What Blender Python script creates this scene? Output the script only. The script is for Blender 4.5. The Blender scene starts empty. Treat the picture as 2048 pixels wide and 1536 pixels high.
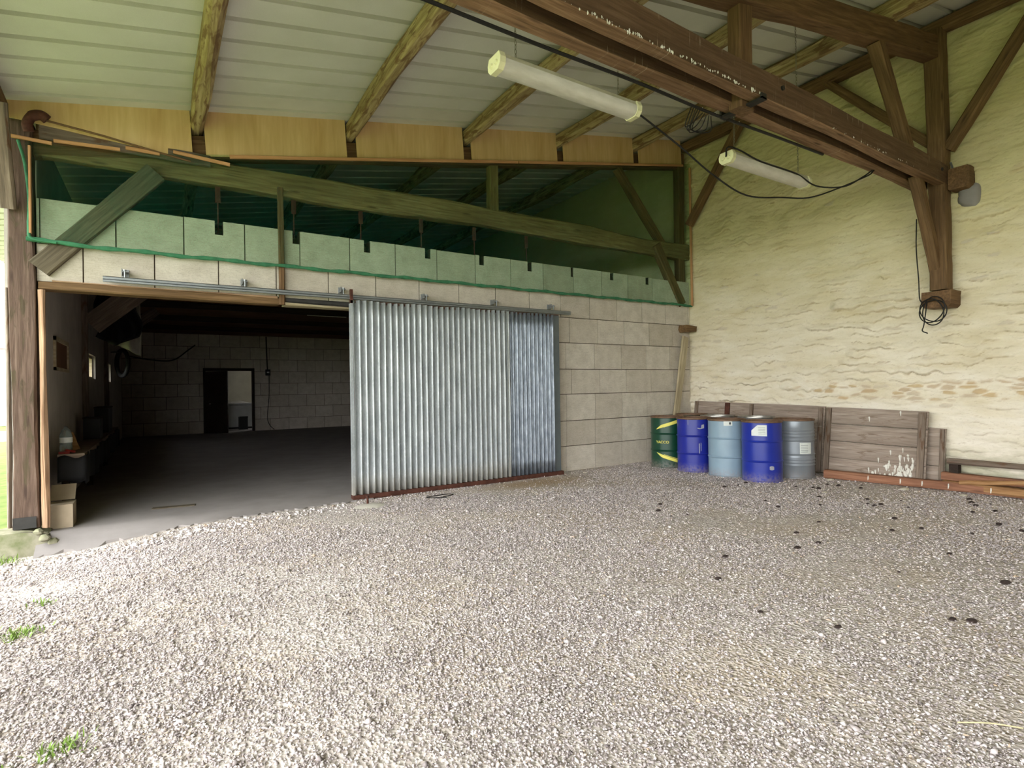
import bpy, math, random
import numpy as np
from mathutils import Vector, Matrix
random.seed(7); rng = np.random.default_rng(7)
SC = bpy.context.scene; COL = SC.collection; PI = math.pi

# ------------------------------------------------------------------ materials
def S(r, g, b):
    f = lambda c: (c/255/12.92) if c/255 <= .04045 else ((c/255+.055)/1.055)**2.4
    return (f(r), f(g), f(b), 1)
class NT:
    def __init__(s, name):
        s.m = bpy.data.materials.new(name); s.m.use_nodes = True
        s.t = s.m.node_tree; s.b = s.t.nodes['Principled BSDF']; s.out = s.t.nodes['Material Output']
    def n(s, ty, **kw):
        x = s.t.nodes.new(ty)
        for k, v in kw.items():
            if k.startswith('i_'):
                k = k[2:]; k = int(k) if k.isdigit() else k.replace('_', ' ')
                if isinstance(v, bpy.types.NodeSocket): s.t.links.new(v, x.inputs[k])
                else: x.inputs[k].default_value = v
            else: setattr(x, k, v)
        return x
    def l(s, a, b): s.t.links.new(a, b)
    def ramp(s, fac, stops, interp='LINEAR'):
        x = s.n('ShaderNodeValToRGB'); x.color_ramp.interpolation = interp
        e = x.color_ramp.elements
        while len(e) < len(stops): e.new(.5)
        for k, (p, c) in enumerate(stops):
            e[k].position = p; e[k].color = c if len(c) == 4 else (*c, 1)
        s.l(fac, x.inputs[0]); return x.outputs[0]
    def mix(s, f, a, b, mode='MIX'):
        x = s.n('ShaderNodeMix', data_type='RGBA', blend_type=mode)
        for k, v in ((0, f), (6, a), (7, b)):
            if isinstance(v, bpy.types.NodeSocket): s.l(v, x.inputs[k])
            else: x.inputs[k].default_value = v
        return x.outputs[2]
    def coord(s, scale=(1, 1, 1), which='Object'):
        tc = s.n('ShaderNodeTexCoord'); mp = s.n('ShaderNodeMapping', i_Scale=scale)
        s.l(tc.outputs[which], mp.inputs[0]); return mp.outputs[0]
    def noise(s, vec, scale, detail=4, rough=.55, dist=0):
        return s.n('ShaderNodeTexNoise', i_Vector=vec, i_Scale=scale, i_Detail=detail, i_Roughness=rough, i_Distortion=dist).outputs['Fac']
    def bump(s, h, strength=.3, dist=.02, normal=None):
        x = s.n('ShaderNodeBump', i_Height=h, i_Strength=strength, i_Distance=dist)
        if normal: s.l(normal, x.inputs['Normal'])
        return x.outputs[0]
    def fin(s, col=None, rough=.8, metal=0, normal=None, spec=.3):
        def put(k, v):
            if isinstance(v, bpy.types.NodeSocket): s.l(v, s.b.inputs[k])
            elif v is not None: s.b.inputs[k].default_value = v
        put('Base Color', col); put('Roughness', rough); put('Metallic', metal); put('Specular IOR Level', spec)
        if normal: s.l(normal, s.b.inputs['Normal'])
        return s.m
K1, K0 = (1, 1, 1, 1), (0, 0, 0, 1)

def wood(name, dark, mid, light, patch=None, patch_at=.55, streak=0, rough=.75, spec=.25, side_shade=0):
    t = NT(name)
    g = t.noise(t.coord((.7, 12, 12)), 3.2, 6, .6, .4)
    big = t.noise(t.coord((.5, 2, 2)), 2.3, 3)
    c = t.ramp(g, [(.25, dark), (.5, mid), (.75, light)])
    c = t.mix(t.ramp(big, [(.35, K0), (.7, K1)]), c, t.mix(.55, c, dark))
    if patch:
        p = t.noise(t.coord((1.1, 5, 5)), 2.6, 5, .6, .8)
        c = t.mix(t.ramp(p, [(patch_at-.05, K0), (patch_at+.05, K1)]), c, t.mix(g, patch, dark))
    if side_shade:   # shade painted in by face direction: upright faces darker, undersides left pale
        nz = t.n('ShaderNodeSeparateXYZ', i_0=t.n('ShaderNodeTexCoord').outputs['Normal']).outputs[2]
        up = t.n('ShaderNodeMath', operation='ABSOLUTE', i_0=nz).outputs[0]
        c = t.mix(t.ramp(up, [(.3, (side_shade,)*3+(1,)), (.75, K0)]), c, S(58, 42, 28))
    if streak:
        a = t.noise(t.coord((16, .3, .9)), 3.5, 3, .6)
        b = t.noise(t.coord((1.1, .3, 2.6)), 2.2, 3)
        q = t.n('ShaderNodeMath', operation='MULTIPLY', i_0=t.ramp(a, [(.62, K0), (.7, K1)]), i_1=t.ramp(b, [(.45, K0), (.6, K1)])).outputs[0]
        q = t.n('ShaderNodeMath', operation='MULTIPLY', i_0=q, i_1=streak).outputs[0]
        c = t.mix(q, c, S(200, 185, 160))
    knot = t.n('ShaderNodeTexVoronoi', i_Vector=t.coord((1.3, 7, 7)), i_Scale=1.0).outputs['Distance']
    c = t.mix(t.ramp(knot, [(.05, K1), (.13, K0)]), c, dark)
    return t.fin(c, rough, 0, t.bump(g, .45, .012), spec)
def plain(name, col, rough=.7, metal=0, var=.25, scale=6, spec=.3, col2=None, bump=.15):
    t = NT(name); n = t.noise(t.coord(), scale, 5, .6)
    c2 = col2 or tuple(x*(1-var) for x in col[:3])+(1,)
    c = t.ramp(n, [(.35, c2), (.65, col)])
    return t.fin(c, rough, metal, t.bump(n, bump, .01), spec)

M = {}
M['purlin'] = wood('purlin_wood', S(108, 88, 58), S(172, 152, 106), S(208, 190, 144), S(122, 92, 62), .54)
M['truss'] = wood('truss_wood', S(76, 56, 36), S(114, 86, 58), S(140, 110, 78))
M['tie'] = wood('tie_wood', S(88, 66, 46), S(140, 108, 80), S(170, 138, 108), streak=.6, side_shade=.62)
M['wallwood'] = wood('brace_wood', S(78, 58, 38), S(120, 93, 62), S(148, 118, 84))
M['grey'] = wood('weathered_wood', S(78, 68, 58), S(122, 106, 92), S(150, 134, 118), S(112, 74, 44), .63)
M['post'] = wood('post_wood', S(66, 50, 42), S(102, 82, 70), S(130, 110, 96), S(86, 78, 54), .58)
M['oak'] = wood('old_oak', S(90, 74, 48), S(138, 116, 78), S(166, 146, 104))
M['greyoak'] = wood('grey_oak', S(66, 58, 46), S(100, 90, 72), S(126, 116, 96))
M['pole'] = wood('pole_wood', S(110, 80, 62), S(176, 142, 112), S(206, 178, 148))
M['batten'] = wood('batten_wood', S(164, 118, 78), S(196, 148, 104), S(214, 170, 124), spec=.2)
M['board'] = wood('grey_board', S(112, 98, 86), S(154, 138, 124), S(180, 166, 152), S(128, 104, 84), .64)
M['redbeam'] = wood('red_beam', S(100, 66, 48), S(152, 106, 80), S(178, 134, 106))
M['tan'] = wood('tan_timber', S(112, 78, 48), S(164, 124, 82), S(192, 156, 112))
M['pale'] = wood('pale_plank', S(140, 126, 100), S(182, 168, 138), S(208, 196, 168))
M['darkwood'] = wood('dark_wood', S(30, 22, 16), S(48, 36, 28), S(64, 50, 38))
t = NT('plywood')
g = t.noise(t.coord((9, 9, .8)), 1.6, 5, .6, .5); w = t.noise(t.coord((2, 2, .5)), 1.7, 3, .5, 1)
c = t.mix(t.ramp(w, [(.3, K0), (.7, K1)]), t.ramp(g, [(.3, S(208, 176, 124)), (.7, S(222, 194, 144))]), t.ramp(g, [(.3, S(192, 158, 104)), (.7, S(210, 178, 124))]))
M['ply'] = t.fin(c, .6, 0, t.bump(g, .08, .005), .25)
# roof sheet
t = NT('roof_sheet'); n = t.noise(t.coord(), 1.2, 4); f = t.noise(t.coord(), 260, 2)
c = t.ramp(n, [(.3, S(198, 198, 182)), (.7, S(214, 214, 200))])
c = t.mix(.12, c, t.ramp(f, [(.3, S(120, 120, 105)), (.7, S(230, 230, 220))]))
M['roof'] = t.fin(c, .65, 0, t.bump(f, .08, .002), .3)
# blocks: per-block value in attribute "rnd"
t = NT('concrete_block'); at = t.n('ShaderNodeAttribute', attribute_name='rnd').outputs['Fac']
n = t.noise(t.coord(), 5, 5, .6); f = t.noise(t.coord(), 70, 3); sc = t.noise(t.coord((.7, 1, 6)), 6, 4, .6, 2.2)
c = t.ramp(at, [(0, S(194, 185, 170)), (.5, S(203, 194, 179)), (1, S(212, 204, 190))])
c = t.mix(t.ramp(n, [(.4, K0), (.75, (.45, .45, .45, 1))]), c, S(150, 140, 122))
c = t.mix(t.ramp(sc, [(.46, (.0, .0, .0, 1)), (.5, (.28, .28, .28, 1)), (.54, K0)]), c, S(128, 112, 92))
c = t.mix(t.ramp(f, [(.3, (.25, .25, .25, 1)), (.45, K0)]), c, S(110, 100, 86))
M['block'] = t.fin(c, .9, 0, t.bump(f, .25, .004, t.bump(sc, .2, .008)), .15)
M['mortar'] = plain('dark_joint', S(82, 68, 54), .95, var=.4, scale=9)
M['render'] = plain('grey_render', S(190, 182, 172), .9, var=.18, scale=3)
M['concrete'] = plain('floor_concrete', S(146, 140, 136), .8, var=.2, scale=2.2)
# stone wall with lime wash
t = NT('limewashed_stone')
a1 = t.n('ShaderNodeAttribute', attribute_name='bare').outputs['Fac']; a2 = t.n('ShaderNodeAttribute', attribute_name='crev').outputs['Fac']
a3 = t.n('ShaderNodeAttribute', attribute_name='hue').outputs['Fac']
n = t.noise(t.coord((1, .6, 2.2)), 2.2, 5, .62); f = t.noise(t.coord((1, .7, 2)), 34, 4, .65)
sep = t.n('ShaderNodeSeparateXYZ', i_0=t.coord()).outputs
hz = t.n('ShaderNodeMath', operation='ADD', i_0=sep[2], i_1=t.n('ShaderNodeMath', operation='MULTIPLY', i_0=n, i_1=1.6).outputs[0]).outputs[0]
hz = t.n('ShaderNodeMath', operation='DIVIDE', i_0=hz, i_1=7.5).outputs[0]
c = t.ramp(hz, [(.2, S(230, 222, 206)), (.44, S(226, 216, 190)), (.6, S(216, 205, 162)), (.9, S(204, 194, 148))])
c = t.mix(t.ramp(n, [(.35, K0), (.75, (.55, .55, .55, 1))]), c, S(198, 182, 140))
c = t.mix(t.n('ShaderNodeMath', operation='MULTIPLY', i_0=a2, i_1=.9).outputs[0], c, S(146, 124, 82))
c = t.mix(a1, c, t.ramp(a3, [(0, S(172, 154, 128)), (.4, S(196, 172, 132)), (.7, S(190, 164, 130)), (1, S(202, 190, 168))]))
gz = t.ramp(t.n('ShaderNodeMath', operation='MULTIPLY', i_0=sep[2], i_1=1).outputs[0], [(.15, K1), (.75, K0)])
gm = t.n('ShaderNodeMath', operation='MULTIPLY', i_0=gz, i_1=t.ramp(n, [(.42, K0), (.6, (.7, .7, .7, 1))])).outputs[0]
c = t.mix(gm, c, S(150, 152, 128))
c = t.mix(t.ramp(f, [(.28, (.35, .35, .35, 1)), (.42, K0)]), c, S(150, 130, 92))
M['stone'] = t.fin(c, .92, 0, t.bump(f, .5, .012, t.bump(n, .4, .03)), .12)
# gravel
t = NT('gravel_ground')
co = t.coord(); v1 = t.n('ShaderNodeTexVoronoi', i_Vector=co, i_Scale=48); n = t.noise(co, .9, 4); f = t.noise(co, 30, 4)
rc = t.n('ShaderNodeSeparateColor', i_0=v1.outputs['Color']).outputs[0]
c = t.ramp(rc, [(0, S(160, 151, 143)), (.35, S(188, 178, 170)), (.7, S(202, 193, 185)), (1, S(220, 214, 206))])
c = t.mix(t.ramp(n, [(.45, K0), (.68, (.65, .65, .65, 1))]), c, S(194, 179, 160))
tanw = t.n('ShaderNodeVectorMath', operation='DISTANCE', i_0=t.n('ShaderNodeVectorMath', operation='MULTIPLY', i_0=co, i_1=(.75, 1.6, 1)).outputs[0], i_1=(4.7*.75, 6.75*1.6, 0)).outputs['Value']
c = t.mix(t.ramp(tanw, [(.25, (.7, .7, .7, 1)), (.85, K0)]), c, S(160, 132, 92))
M['gravel'] = t.fin(c, .95, 0, t.bump(v1.outputs['Distance'], .6, .02, t.bump(f, .3, .02)), .1)
t = NT('gravel_stone'); at = t.n('ShaderNodeAttribute', attribute_name='rnd').outputs['Fac']
c = t.ramp(at, [(0, S(100, 93, 92)), (.12, S(140, 131, 129)), (.38, S(174, 164, 162)), (.66, S(195, 186, 183)), (.88, S(218, 210, 206)), (.95, S(238, 232, 228)), (1, S(190, 168, 144))])
M['stones'] = t.fin(c, .9, 0, None, .15)
# metals and paints
t = NT('galvanised_sheet'); v = t.n('ShaderNodeTexVoronoi', i_Vector=t.coord((1, 1, .6)), i_Scale=60).outputs['Color']
n = t.noise(t.coord((3, 1, .7)), 3, 5, .65); f = t.noise(t.coord((1, 1, .5)), 55, 3, .7)
vg = t.n('ShaderNodeSeparateColor', i_0=v).outputs[0]
c = t.mix(.3, t.ramp(n, [(.3, S(150, 155, 157)), (.7, S(190, 194, 195))]), t.ramp(vg, [(0, S(110, 112, 113)), (1, S(200, 202, 203))]), 'SOFT_LIGHT')
c = t.mix(t.ramp(f, [(.6, K0), (.7, (.6, .6, .6, 1))]), c, S(220, 224, 224))
c = t.mix(t.ramp(t.n('ShaderNodeSeparateXYZ', i_0=t.coord()).outputs[2], [(.02, (.5, .5, .5, 1)), (.35, K0)]), c, S(176, 164, 140))
M['galv'] = t.fin(c, .45, .3, None, .5)
t = NT('dark_galvanised_sheet'); n = t.noise(t.coord((5, 1, 1.2)), 4, 5, .7); f = t.noise(t.coord((14, 1, .8)), 8, 5, .7)
c = t.ramp(n, [(.3, S(96, 102, 112)), (.55, S(136, 143, 152)), (.75, S(172, 178, 188))])
c = t.mix(t.ramp(f, [(.6, K0), (.68, (.7, .7, .7, 1))]), c, S(56, 60, 68))
M['galvdark'] = t.fin(c, .45, .55, None, .5)
M['steel'] = plain('grey_steel', S(150, 154, 156), .45, .6, .2, 12, .5)
M['frame'] = plain('grey_frame', S(104, 112, 114), .55, .3, .15, 8, .4)
M['rust'] = plain('rusty_steel', S(92, 56, 44), .85, .1, .5, 14)
M['blackiron'] = plain('dark_iron', S(52, 48, 44), .7, .2, .4, 14)
M['lead'] = plain('dark_lintel', S(62, 60, 58), .7, .2, .3, 8)
def paint(name, col, rustc=S(110, 70, 44), rough=.32, metal=0):
    t = NT(name); n = t.noise(t.coord(), 4, 4); f = t.noise(t.coord((1, 1, 1)), 26, 5, .65)
    c = t.mix(t.ramp(n, [(.4, K0), (.7, (.3, .3, .3, 1))]), col, tuple(x*.7 for x in col[:3])+(1,))
    z = t.n('ShaderNodeSeparateXYZ', i_0=t.coord()).outputs[2]
    zb = t.ramp(z, [(.0, (.75, .75, .75, 1)), (.16, K0)])
    k = t.n('ShaderNodeMath', operation='MULTIPLY', i_0=zb, i_1=t.ramp(f, [(.35, K0), (.6, K1)])).outputs[0]
    c = t.mix(k, c, S(140, 128, 122))
    c = t.mix(t.ramp(f, [(.68, K0), (.74, (.8, .8, .8, 1))]), c, rustc)
    return t.fin(c, rough, metal, None, .5)
M['green'] = paint('green_paint', S(18, 62, 44)); M['blue'] = paint('blue_paint', S(30, 40, 138)); M['navy'] = paint('deep_blue_paint', S(26, 44, 142))
M['lightblue'] = paint('light_blue_paint', S(132, 154, 168)); M['silver'] = paint('silver_paint', S(136, 142, 148), rough=.38, metal=.3)
M['rim'] = plain('rusty_rim', S(120, 92, 70), .6, .2, .4, 20, .4)
M['brightrim'] = plain('bare_metal_rim', S(170, 166, 158), .35, .7, .3, 20, .5)
M['lid'] = plain('rusty_lid', S(142, 96, 62), .8, .1, .5, 9, .3)
M['paper'] = plain('paper_label', S(214, 218, 212), .7, 0, .08, 30, bump=.02)
M['print'] = plain('label_print', S(150, 156, 152), .7, 0, .1, 30, bump=.02)
M['ink'] = plain('black_ink', S(34, 34, 36), .7, 0, .1)
M['yellow'] = plain('yellow_paint', S(226, 216, 104), .5, 0, .06)
M['scuff'] = plain('paint_scuff', S(170, 170, 176), .7, 0, .3, 40)
M['dropping'] = plain('bird_dropping', S(226, 222, 210), .9, 0, .15, 30)
M['cable'] = plain('black_cable', S(30, 27, 24), .6, 0, .2)
M['chain'] = plain('chain_steel', S(150, 144, 124), .5, .5, .2)
M['housing'] = plain('lamp_housing', S(196, 190, 160), .55, 0, .2, 9)
M['cap'] = plain('lamp_cap', S(226, 222, 176), .5, 0, .1, 9)
t = NT('lamp_diffuser'); n = t.noise(t.coord((1, 4, 4)), 5, 4)
M['diff'] = t.fin(t.ramp(n, [(.3, S(192, 187, 172)), (.7, S(214, 209, 196))]), .3, 0, None, .5)
M['plinth'] = plain('mossy_concrete', S(158, 152, 134), .95, 0, .3, 5, .1, S(112, 116, 84), .4)
M['padc'] = plain('pale_concrete', S(200, 194, 180), .9, 0, .15, 9)
M['straw'] = plain('straw', S(206, 192, 150), .8, 0, .15)
M['clod'] = plain('dark_clod', S(66, 54, 50), .95, 0, .4, 20)
M['pstone'] = plain('pale_stone', S(206, 198, 180), .9, 0, .15, 12)
M['weed'] = plain('weed_leaf', S(128, 156, 72), .7, 0, .25, 12)
M['lawn'] = plain('lawn_grass', S(118, 132, 74), .95, 0, .3, 3.5, .1, S(92, 110, 56), .5)
M['road'] = plain('pale_road', S(190, 188, 182), .9, 0, .06)
M['white'] = plain('white_plaster', S(226, 224, 220), .9, 0, .05)
M['storewall'] = plain('dusty_plaster', S(176, 172, 156), .9, 0, .15, 2)
M['tile'] = plain('red_tile', S(176, 122, 110), .9, 0, .3, 8)
M['fibre'] = plain('brown_fibreboard', S(110, 78, 54), .9, 0, .25, 1.5)
M['blackcloth'] = plain('black_tarp', S(22, 22, 24), .7, 0, .3, 6)
M['whitecloth'] = plain('dusty_sack', S(176, 172, 158), .85, 0, .2, 5)
M['tyre'] = plain('tyre_rubber', S(26, 25, 25), .8, 0, .2)
M['card'] = plain('cardboard', S(176, 160, 136), .85, 0, .15, 6)
M['red'] = plain('red_plastic', S(138, 40, 34), .5, 0, .1)
M['enamel'] = plain('white_enamel', S(206, 208, 204), .4, 0, .12, 4)
M['blackbox'] = plain('black_plastic', S(20, 20, 20), .5, 0, .2)
t = NT('clear_plastic'); t.b.inputs['Transmission Weight'].default_value = .8
M['plastic'] = t.fin(S(205, 222, 224), .2, 0, None, .5)
t = NT('window_glass'); tr = t.n('ShaderNodeBsdfTransparent'); gl = t.n('ShaderNodeBsdfGlossy', i_Roughness=.05)
mx = t.n('ShaderNodeMixShader', i_0=.08); t.l(tr.outputs[0], mx.inputs[1]); t.l(gl.outputs[0], mx.inputs[2]); t.l(mx.outputs[0], t.out.inputs[0]); M['glass'] = t.m
def mesh_cloth(name, tint, col, cover):
    t = NT(name); n = t.noise(t.coord((1.2, 1, .5)), 1.6, 4, .6, 1.5)
    tr = t.n('ShaderNodeBsdfTransparent', i_Color=tint); df = t.n('ShaderNodeBsdfDiffuse', i_Color=col)
    fac = t.n('ShaderNodeMapRange', i_0=n, i_1=.3, i_2=.7, i_3=cover-.05, i_4=cover+.05).outputs[0]
    mx = t.n('ShaderNodeMixShader'); t.l(fac, mx.inputs[0]); t.l(tr.outputs[0], mx.inputs[1]); t.l(df.outputs[0], mx.inputs[2]); t.l(mx.outputs[0], t.out.inputs[0]); return t.m
M['net'] = mesh_cloth('green_mesh', (.80, .92, .83, 1), S(26, 92, 74), .10)
M['hem'] = plain('green_mesh_hem', S(66, 128, 92), .8, 0, .35, 12)

# ------------------------------------------------------------------ mesh helpers
class MB:
    def __init__(s): s.v = []; s.f = []; s.mi = []; s.r = []
    def face(s, idx, mi=0): s.f.append(idx); s.mi.append(mi)
    def box(s, x0, x1, y0, y1, z0, z1, mi=0, rnd=0.):
        b = len(s.v); s.v += [(x, y, z) for z in (z0, z1) for y in (y0, y1) for x in (x0, x1)]; s.r += [rnd]*8
        for q in ((0, 2, 3, 1), (4, 5, 7, 6), (0, 1, 5, 4), (2, 6, 7, 3), (0, 4, 6, 2), (1, 3, 7, 5)): s.face([b+i for i in q], mi)
        return s
    def obox(s, p0, p1, w, h, up=(0, 0, 1), mi=0):
        p0, p1 = Vector(p0), Vector(p1); d = (p1-p0).normalized(); sd = d.cross(Vector(up)).normalized(); u = sd.cross(d)
        b = len(s.v)
        for p in (p0, p1):
            for a, c in ((-1, -1), (1, -1), (1, 1), (-1, 1)): s.v.append(tuple(p+sd*a*w/2+u*c*h/2)); s.r.append(0)
        for q in ((3, 2, 1, 0), (4, 5, 6, 7), (0, 1, 5, 4), (1, 2, 6, 5), (2, 3, 7, 6), (3, 0, 4, 7)): s.face([b+i for i in q], mi)
        return s
    def tube(s, pts, rad, n=8, mi=0, closed=False):
        pts = [Vector(p) for p in pts]; m = len(pts); b = len(s.v); ref = None
        for i, p in enumerate(pts):
            if closed: d = pts[(i+1) % m]-pts[i-1]
            else: d = pts[min(i+1, m-1)]-pts[max(i-1, 0)]
            d.normalize()
            if ref is None: ref = Vector((0, 0, 1)) if abs(d.z) < .9 else Vector((1, 0, 0))
            sd = d.cross(ref).normalized(); u = sd.cross(d); ref = u
            r = rad[i] if isinstance(rad, (list, tuple)) else rad
            for k in range(n):
                a = 2*PI*k/n; s.v.append(tuple(p+sd*math.cos(a)*r+u*math.sin(a)*r)); s.r.append(0)
        for i in range(m if closed else m-1):
            for k in range(n):
                a = b+i*n; c = b+((i+1) % m)*n
                s.face([a+k, a+(k+1) % n, c+(k+1) % n, c+k], mi)
        if not closed: s.face([b+k for k in range(n)][::-1], mi); s.face([b+(m-1)*n+k for k in range(n)], mi)
        return s
    def lathe(s, prof, c=(0, 0, 0), n=40, mi=0, cap=(True, True)):
        b = len(s.v)
        for r, z in prof:
            for k in range(n):
                a = 2*PI*k/n; s.v.append((c[0]+r*math.cos(a), c[1]+r*math.sin(a), c[2]+z)); s.r.append(0)
        for i in range(len(prof)-1):
            for k in range(n): s.face([b+i*n+k, b+i*n+(k+1) % n, b+(i+1)*n+(k+1) % n, b+(i+1)*n+k], mi)
        if cap[0]: s.face([b+k for k in range(n)][::-1], mi)
        if cap[1]: s.face([b+(len(prof)-1)*n+k for k in range(n)], mi)
        return s
    def prism(s, poly, axis, a, b_, mi=0):     # polygon (two other axes) extruded along axis
        b = len(s.v); n = len(poly)
        for q in (a, b_):
            for p in poly:
                v = list(p); v.insert(axis, q); s.v.append(tuple(v)); s.r.append(0)
        s.face([b+i for i in range(n)][::-1], mi); s.face([b+n+i for i in range(n)], mi)
        for i in range(n): s.face([b+i, b+(i+1) % n, b+n+(i+1) % n, b+n+i], mi)
        return s
    def grid(s, fn, nu, nv, mi=0):
        b = len(s.v)
        for i in range(nu+1):
            for j in range(nv+1): s.v.append(tuple(fn(i/nu, j/nv))); s.r.append(0)
        for i in range(nu):
            for j in range(nv):
                a = b+i*(nv+1)+j; s.face([a, a+nv+1, a+nv+2, a+1], mi)
        return s
    def build(s, name, mat, parent=None, smooth=False, origin=None, attr=False):
        mats = mat if isinstance(mat, list) else [mat]
        xs = np.array(s.v)
        if origin is None: o = np.array([(xs[:, 0].min()+xs[:, 0].max())/2, (xs[:, 1].min()+xs[:, 1].max())/2, xs[:, 2].min()])
        else: o = np.array(origin)
        me = bpy.data.meshes.new(name); me.from_pydata((xs-o).tolist(), [], s.f)
        for m in mats: me.materials.append(m)
        if len(mats) > 1: me.polygons.foreach_set('material_index', s.mi)
        if attr: me.attributes.new('rnd', 'FLOAT', 'POINT').data.foreach_set('value', s.r)
        return link(name, me, o, parent, smooth)
def link(name, me, o, parent=None, smooth=False):
    if smooth:
        me.polygons.foreach_set('use_smooth', [True]*len(me.polygons))
        me.set_sharp_from_angle(angle=math.radians(38))
    me.update()
    ob = bpy.data.objects.new(name, me); COL.objects.link(ob)
    off = wloc(parent) if parent else Vector((0, 0, 0))
    ob.location = Vector(o)-off
    if parent: ob.parent = parent
    return ob
def wloc(o):
    l = Vector(o.location)
    while o.parent: o = o.parent; l += o.location
    return l
def tag(o, label, cat, group=None):
    o['label'] = label; o['category'] = cat
    if group: o['group'] = group
    return o
def struct(o): o['kind'] = 'structure'; return o
def thing(name, loc, label, cat, group=None):
    o = bpy.data.objects.new(name, None); COL.objects.link(o); o.location = loc; o.empty_display_size = .1
    return tag(o, label, cat, group)
def beam(name, p0, p1, w, h, mat, parent=None, up=(0, 0, 1), ch=.012, wob=.004, seed=None, wane=0):
    """squared timber, local X along its length, chamfered and slightly uneven"""
    p0, p1 = Vector(p0), Vector(p1); d = p1-p0; L = d.length; d.normalize()
    sd = Vector(up).cross(d).normalized(); u = d.cross(sd)
    rr = random.Random(seed if seed is not None else name+str(tuple(round(c, 2) for c in p0)))
    n = max(2, min(40, int(L/.16))); mb = MB(); ring = []
    ph = [rr.uniform(0, 6.3) for _ in range(10)]; cc = [ch*rr.uniform(.7, 1.4)+wane*rr.uniform(.2, 1) for _ in range(4)]
    for i in range(n+1):
        x = L*i/n; a = w/2+wob*math.sin(x*2.3+ph[0])+wob*rr.uniform(-.5, .5); b = h/2+wob*math.sin(x*1.7+ph[1])+wob*rr.uniform(-.5, .5)
        oy = wob*1.5*math.sin(x*1.1+ph[2]); oz = wob*1.5*math.sin(x*.9+ph[3])
        c = [max(.003, q*(1+.5*math.sin(x*2.6+ph[4+k]))+wane*.4*rr.uniform(-.5, .5)) for k, q in enumerate(cc)]
        for y, z in ((-a+c[0], -b), (a-c[1], -b), (a, -b+c[1]), (a, b-c[2]), (a-c[2], b), (-a+c[3], b), (-a, b-c[3]), (-a, -b+c[0])):
            mb.v.append((x, y+oy, z+oz))
    for i in range(n):
        for k in range(8): mb.face([i*8+k, i*8+(k+1) % 8, (i+1)*8+(k+1) % 8, (i+1)*8+k])
    mb.face(list(range(8))[::-1]); mb.face([n*8+k for k in range(8)])
    me = bpy.data.meshes.new(name); me.from_pydata(mb.v, [], mb.f); me.materials.append(mat)
    ob = link(name, me, (0, 0, 0), None, wane > 0)
    ob.rotation_mode = 'QUATERNION'; ob.rotation_quaternion = Matrix((d, sd, u)).transposed().to_quaternion()
    ob.location = p0-(wloc(parent) if parent else Vector((0, 0, 0)))
    if parent: ob.parent = parent
    return ob
def spline(pts, k=6):
    P = [Vector(p) for p in pts]; P = [P[0]*2-P[1]]+P+[P[-1]*2-P[-2]]; out = []
    for i in range(1, len(P)-2):
        for j in range(k):
            t = j/k; a, b, c, d = P[i-1:i+3]
            out.append(.5*((2*b)+(c-a)*t+(2*a-5*b+4*c-d)*t*t+(3*b-a-3*c+d)*t**3))
    return out+[P[-2]]
# numpy value noise / cells
def _h(ix, iy, s): 
    q = np.sin(ix*127.1+iy*311.7+s*74.7)*43758.5453; return q-np.floor(q)
def vnoise(x, y, s=0):
    ix, iy = np.floor(x), np.floor(y); fx, fy = x-ix, y-iy; fx = fx*fx*(3-2*fx); fy = fy*fy*(3-2*fy)
    a, b, c, d = _h(ix, iy, s), _h(ix+1, iy, s), _h(ix, iy+1, s), _h(ix+1, iy+1, s)
    return (a*(1-fx)+b*fx)*(1-fy)+(c*(1-fx)+d*fx)*fy
def fbm(x, y, s=0, o=4):
    r = 0; a = .5
    for k in range(o): r = r+a*vnoise(x*2**k, y*2**k, s+k); a *= .5
    return r
def cells(x, y, s=0):
    ix, iy = np.floor(x), np.floor(y); f1 = np.full(x.shape, 9.); f2 = f1.copy(); cid = f1*0
    for dx in (-1, 0, 1):
        for dy in (-1, 0, 1):
            cx, cy = ix+dx, iy+dy; px = cx+.1+.8*_h(cx, cy, s); py = cy+.2+.6*_h(cx, cy, s+5)
            d = np.hypot(px-x, py-y); idv = _h(cx, cy, s+9)
            f2 = np.where(d < f1, f1, np.minimum(f2, d)); cid = np.where(d < f1, idv, cid); f1 = np.minimum(f1, d)
    return f1, f2, cid
def np_grid(name, X, Y, Z, mat, attrs=None, smooth=True):
    nu, nv = X.shape; v = np.stack([X, Y, Z], -1).reshape(-1, 3)
    i = np.arange(nu*nv).reshape(nu, nv); f = np.stack([i[:-1, :-1], i[1:, :-1], i[1:, 1:], i[:-1, 1:]], -1).reshape(-1, 4)
    me = np_mesh(name, v, f, mat, attrs, smooth); ob = bpy.data.objects.new(name, me); COL.objects.link(ob); return ob
def np_mesh(name, v, f, mat, attrs=None, smooth=False):
    me = bpy.data.meshes.new(name); k = f.shape[1]
    me.vertices.add(len(v)); me.vertices.foreach_set('co', v.astype(np.float32).ravel())
    me.loops.add(f.size); me.loops.foreach_set('vertex_index', f.astype(np.int32).ravel())
    me.polygons.add(len(f)); me.polygons.foreach_set('loop_start', np.arange(0, f.size, k, dtype=np.int32))
    me.update(calc_edges=True); me.materials.append(mat)
    if smooth: me.polygons.foreach_set('use_smooth', np.ones(len(f), bool))
    for n, a in (attrs or {}).items(): me.attributes.new(n, 'FLOAT', 'POINT').data.foreach_set('value', a.astype(np.float32).ravel())
    me.validate(); return me

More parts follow.
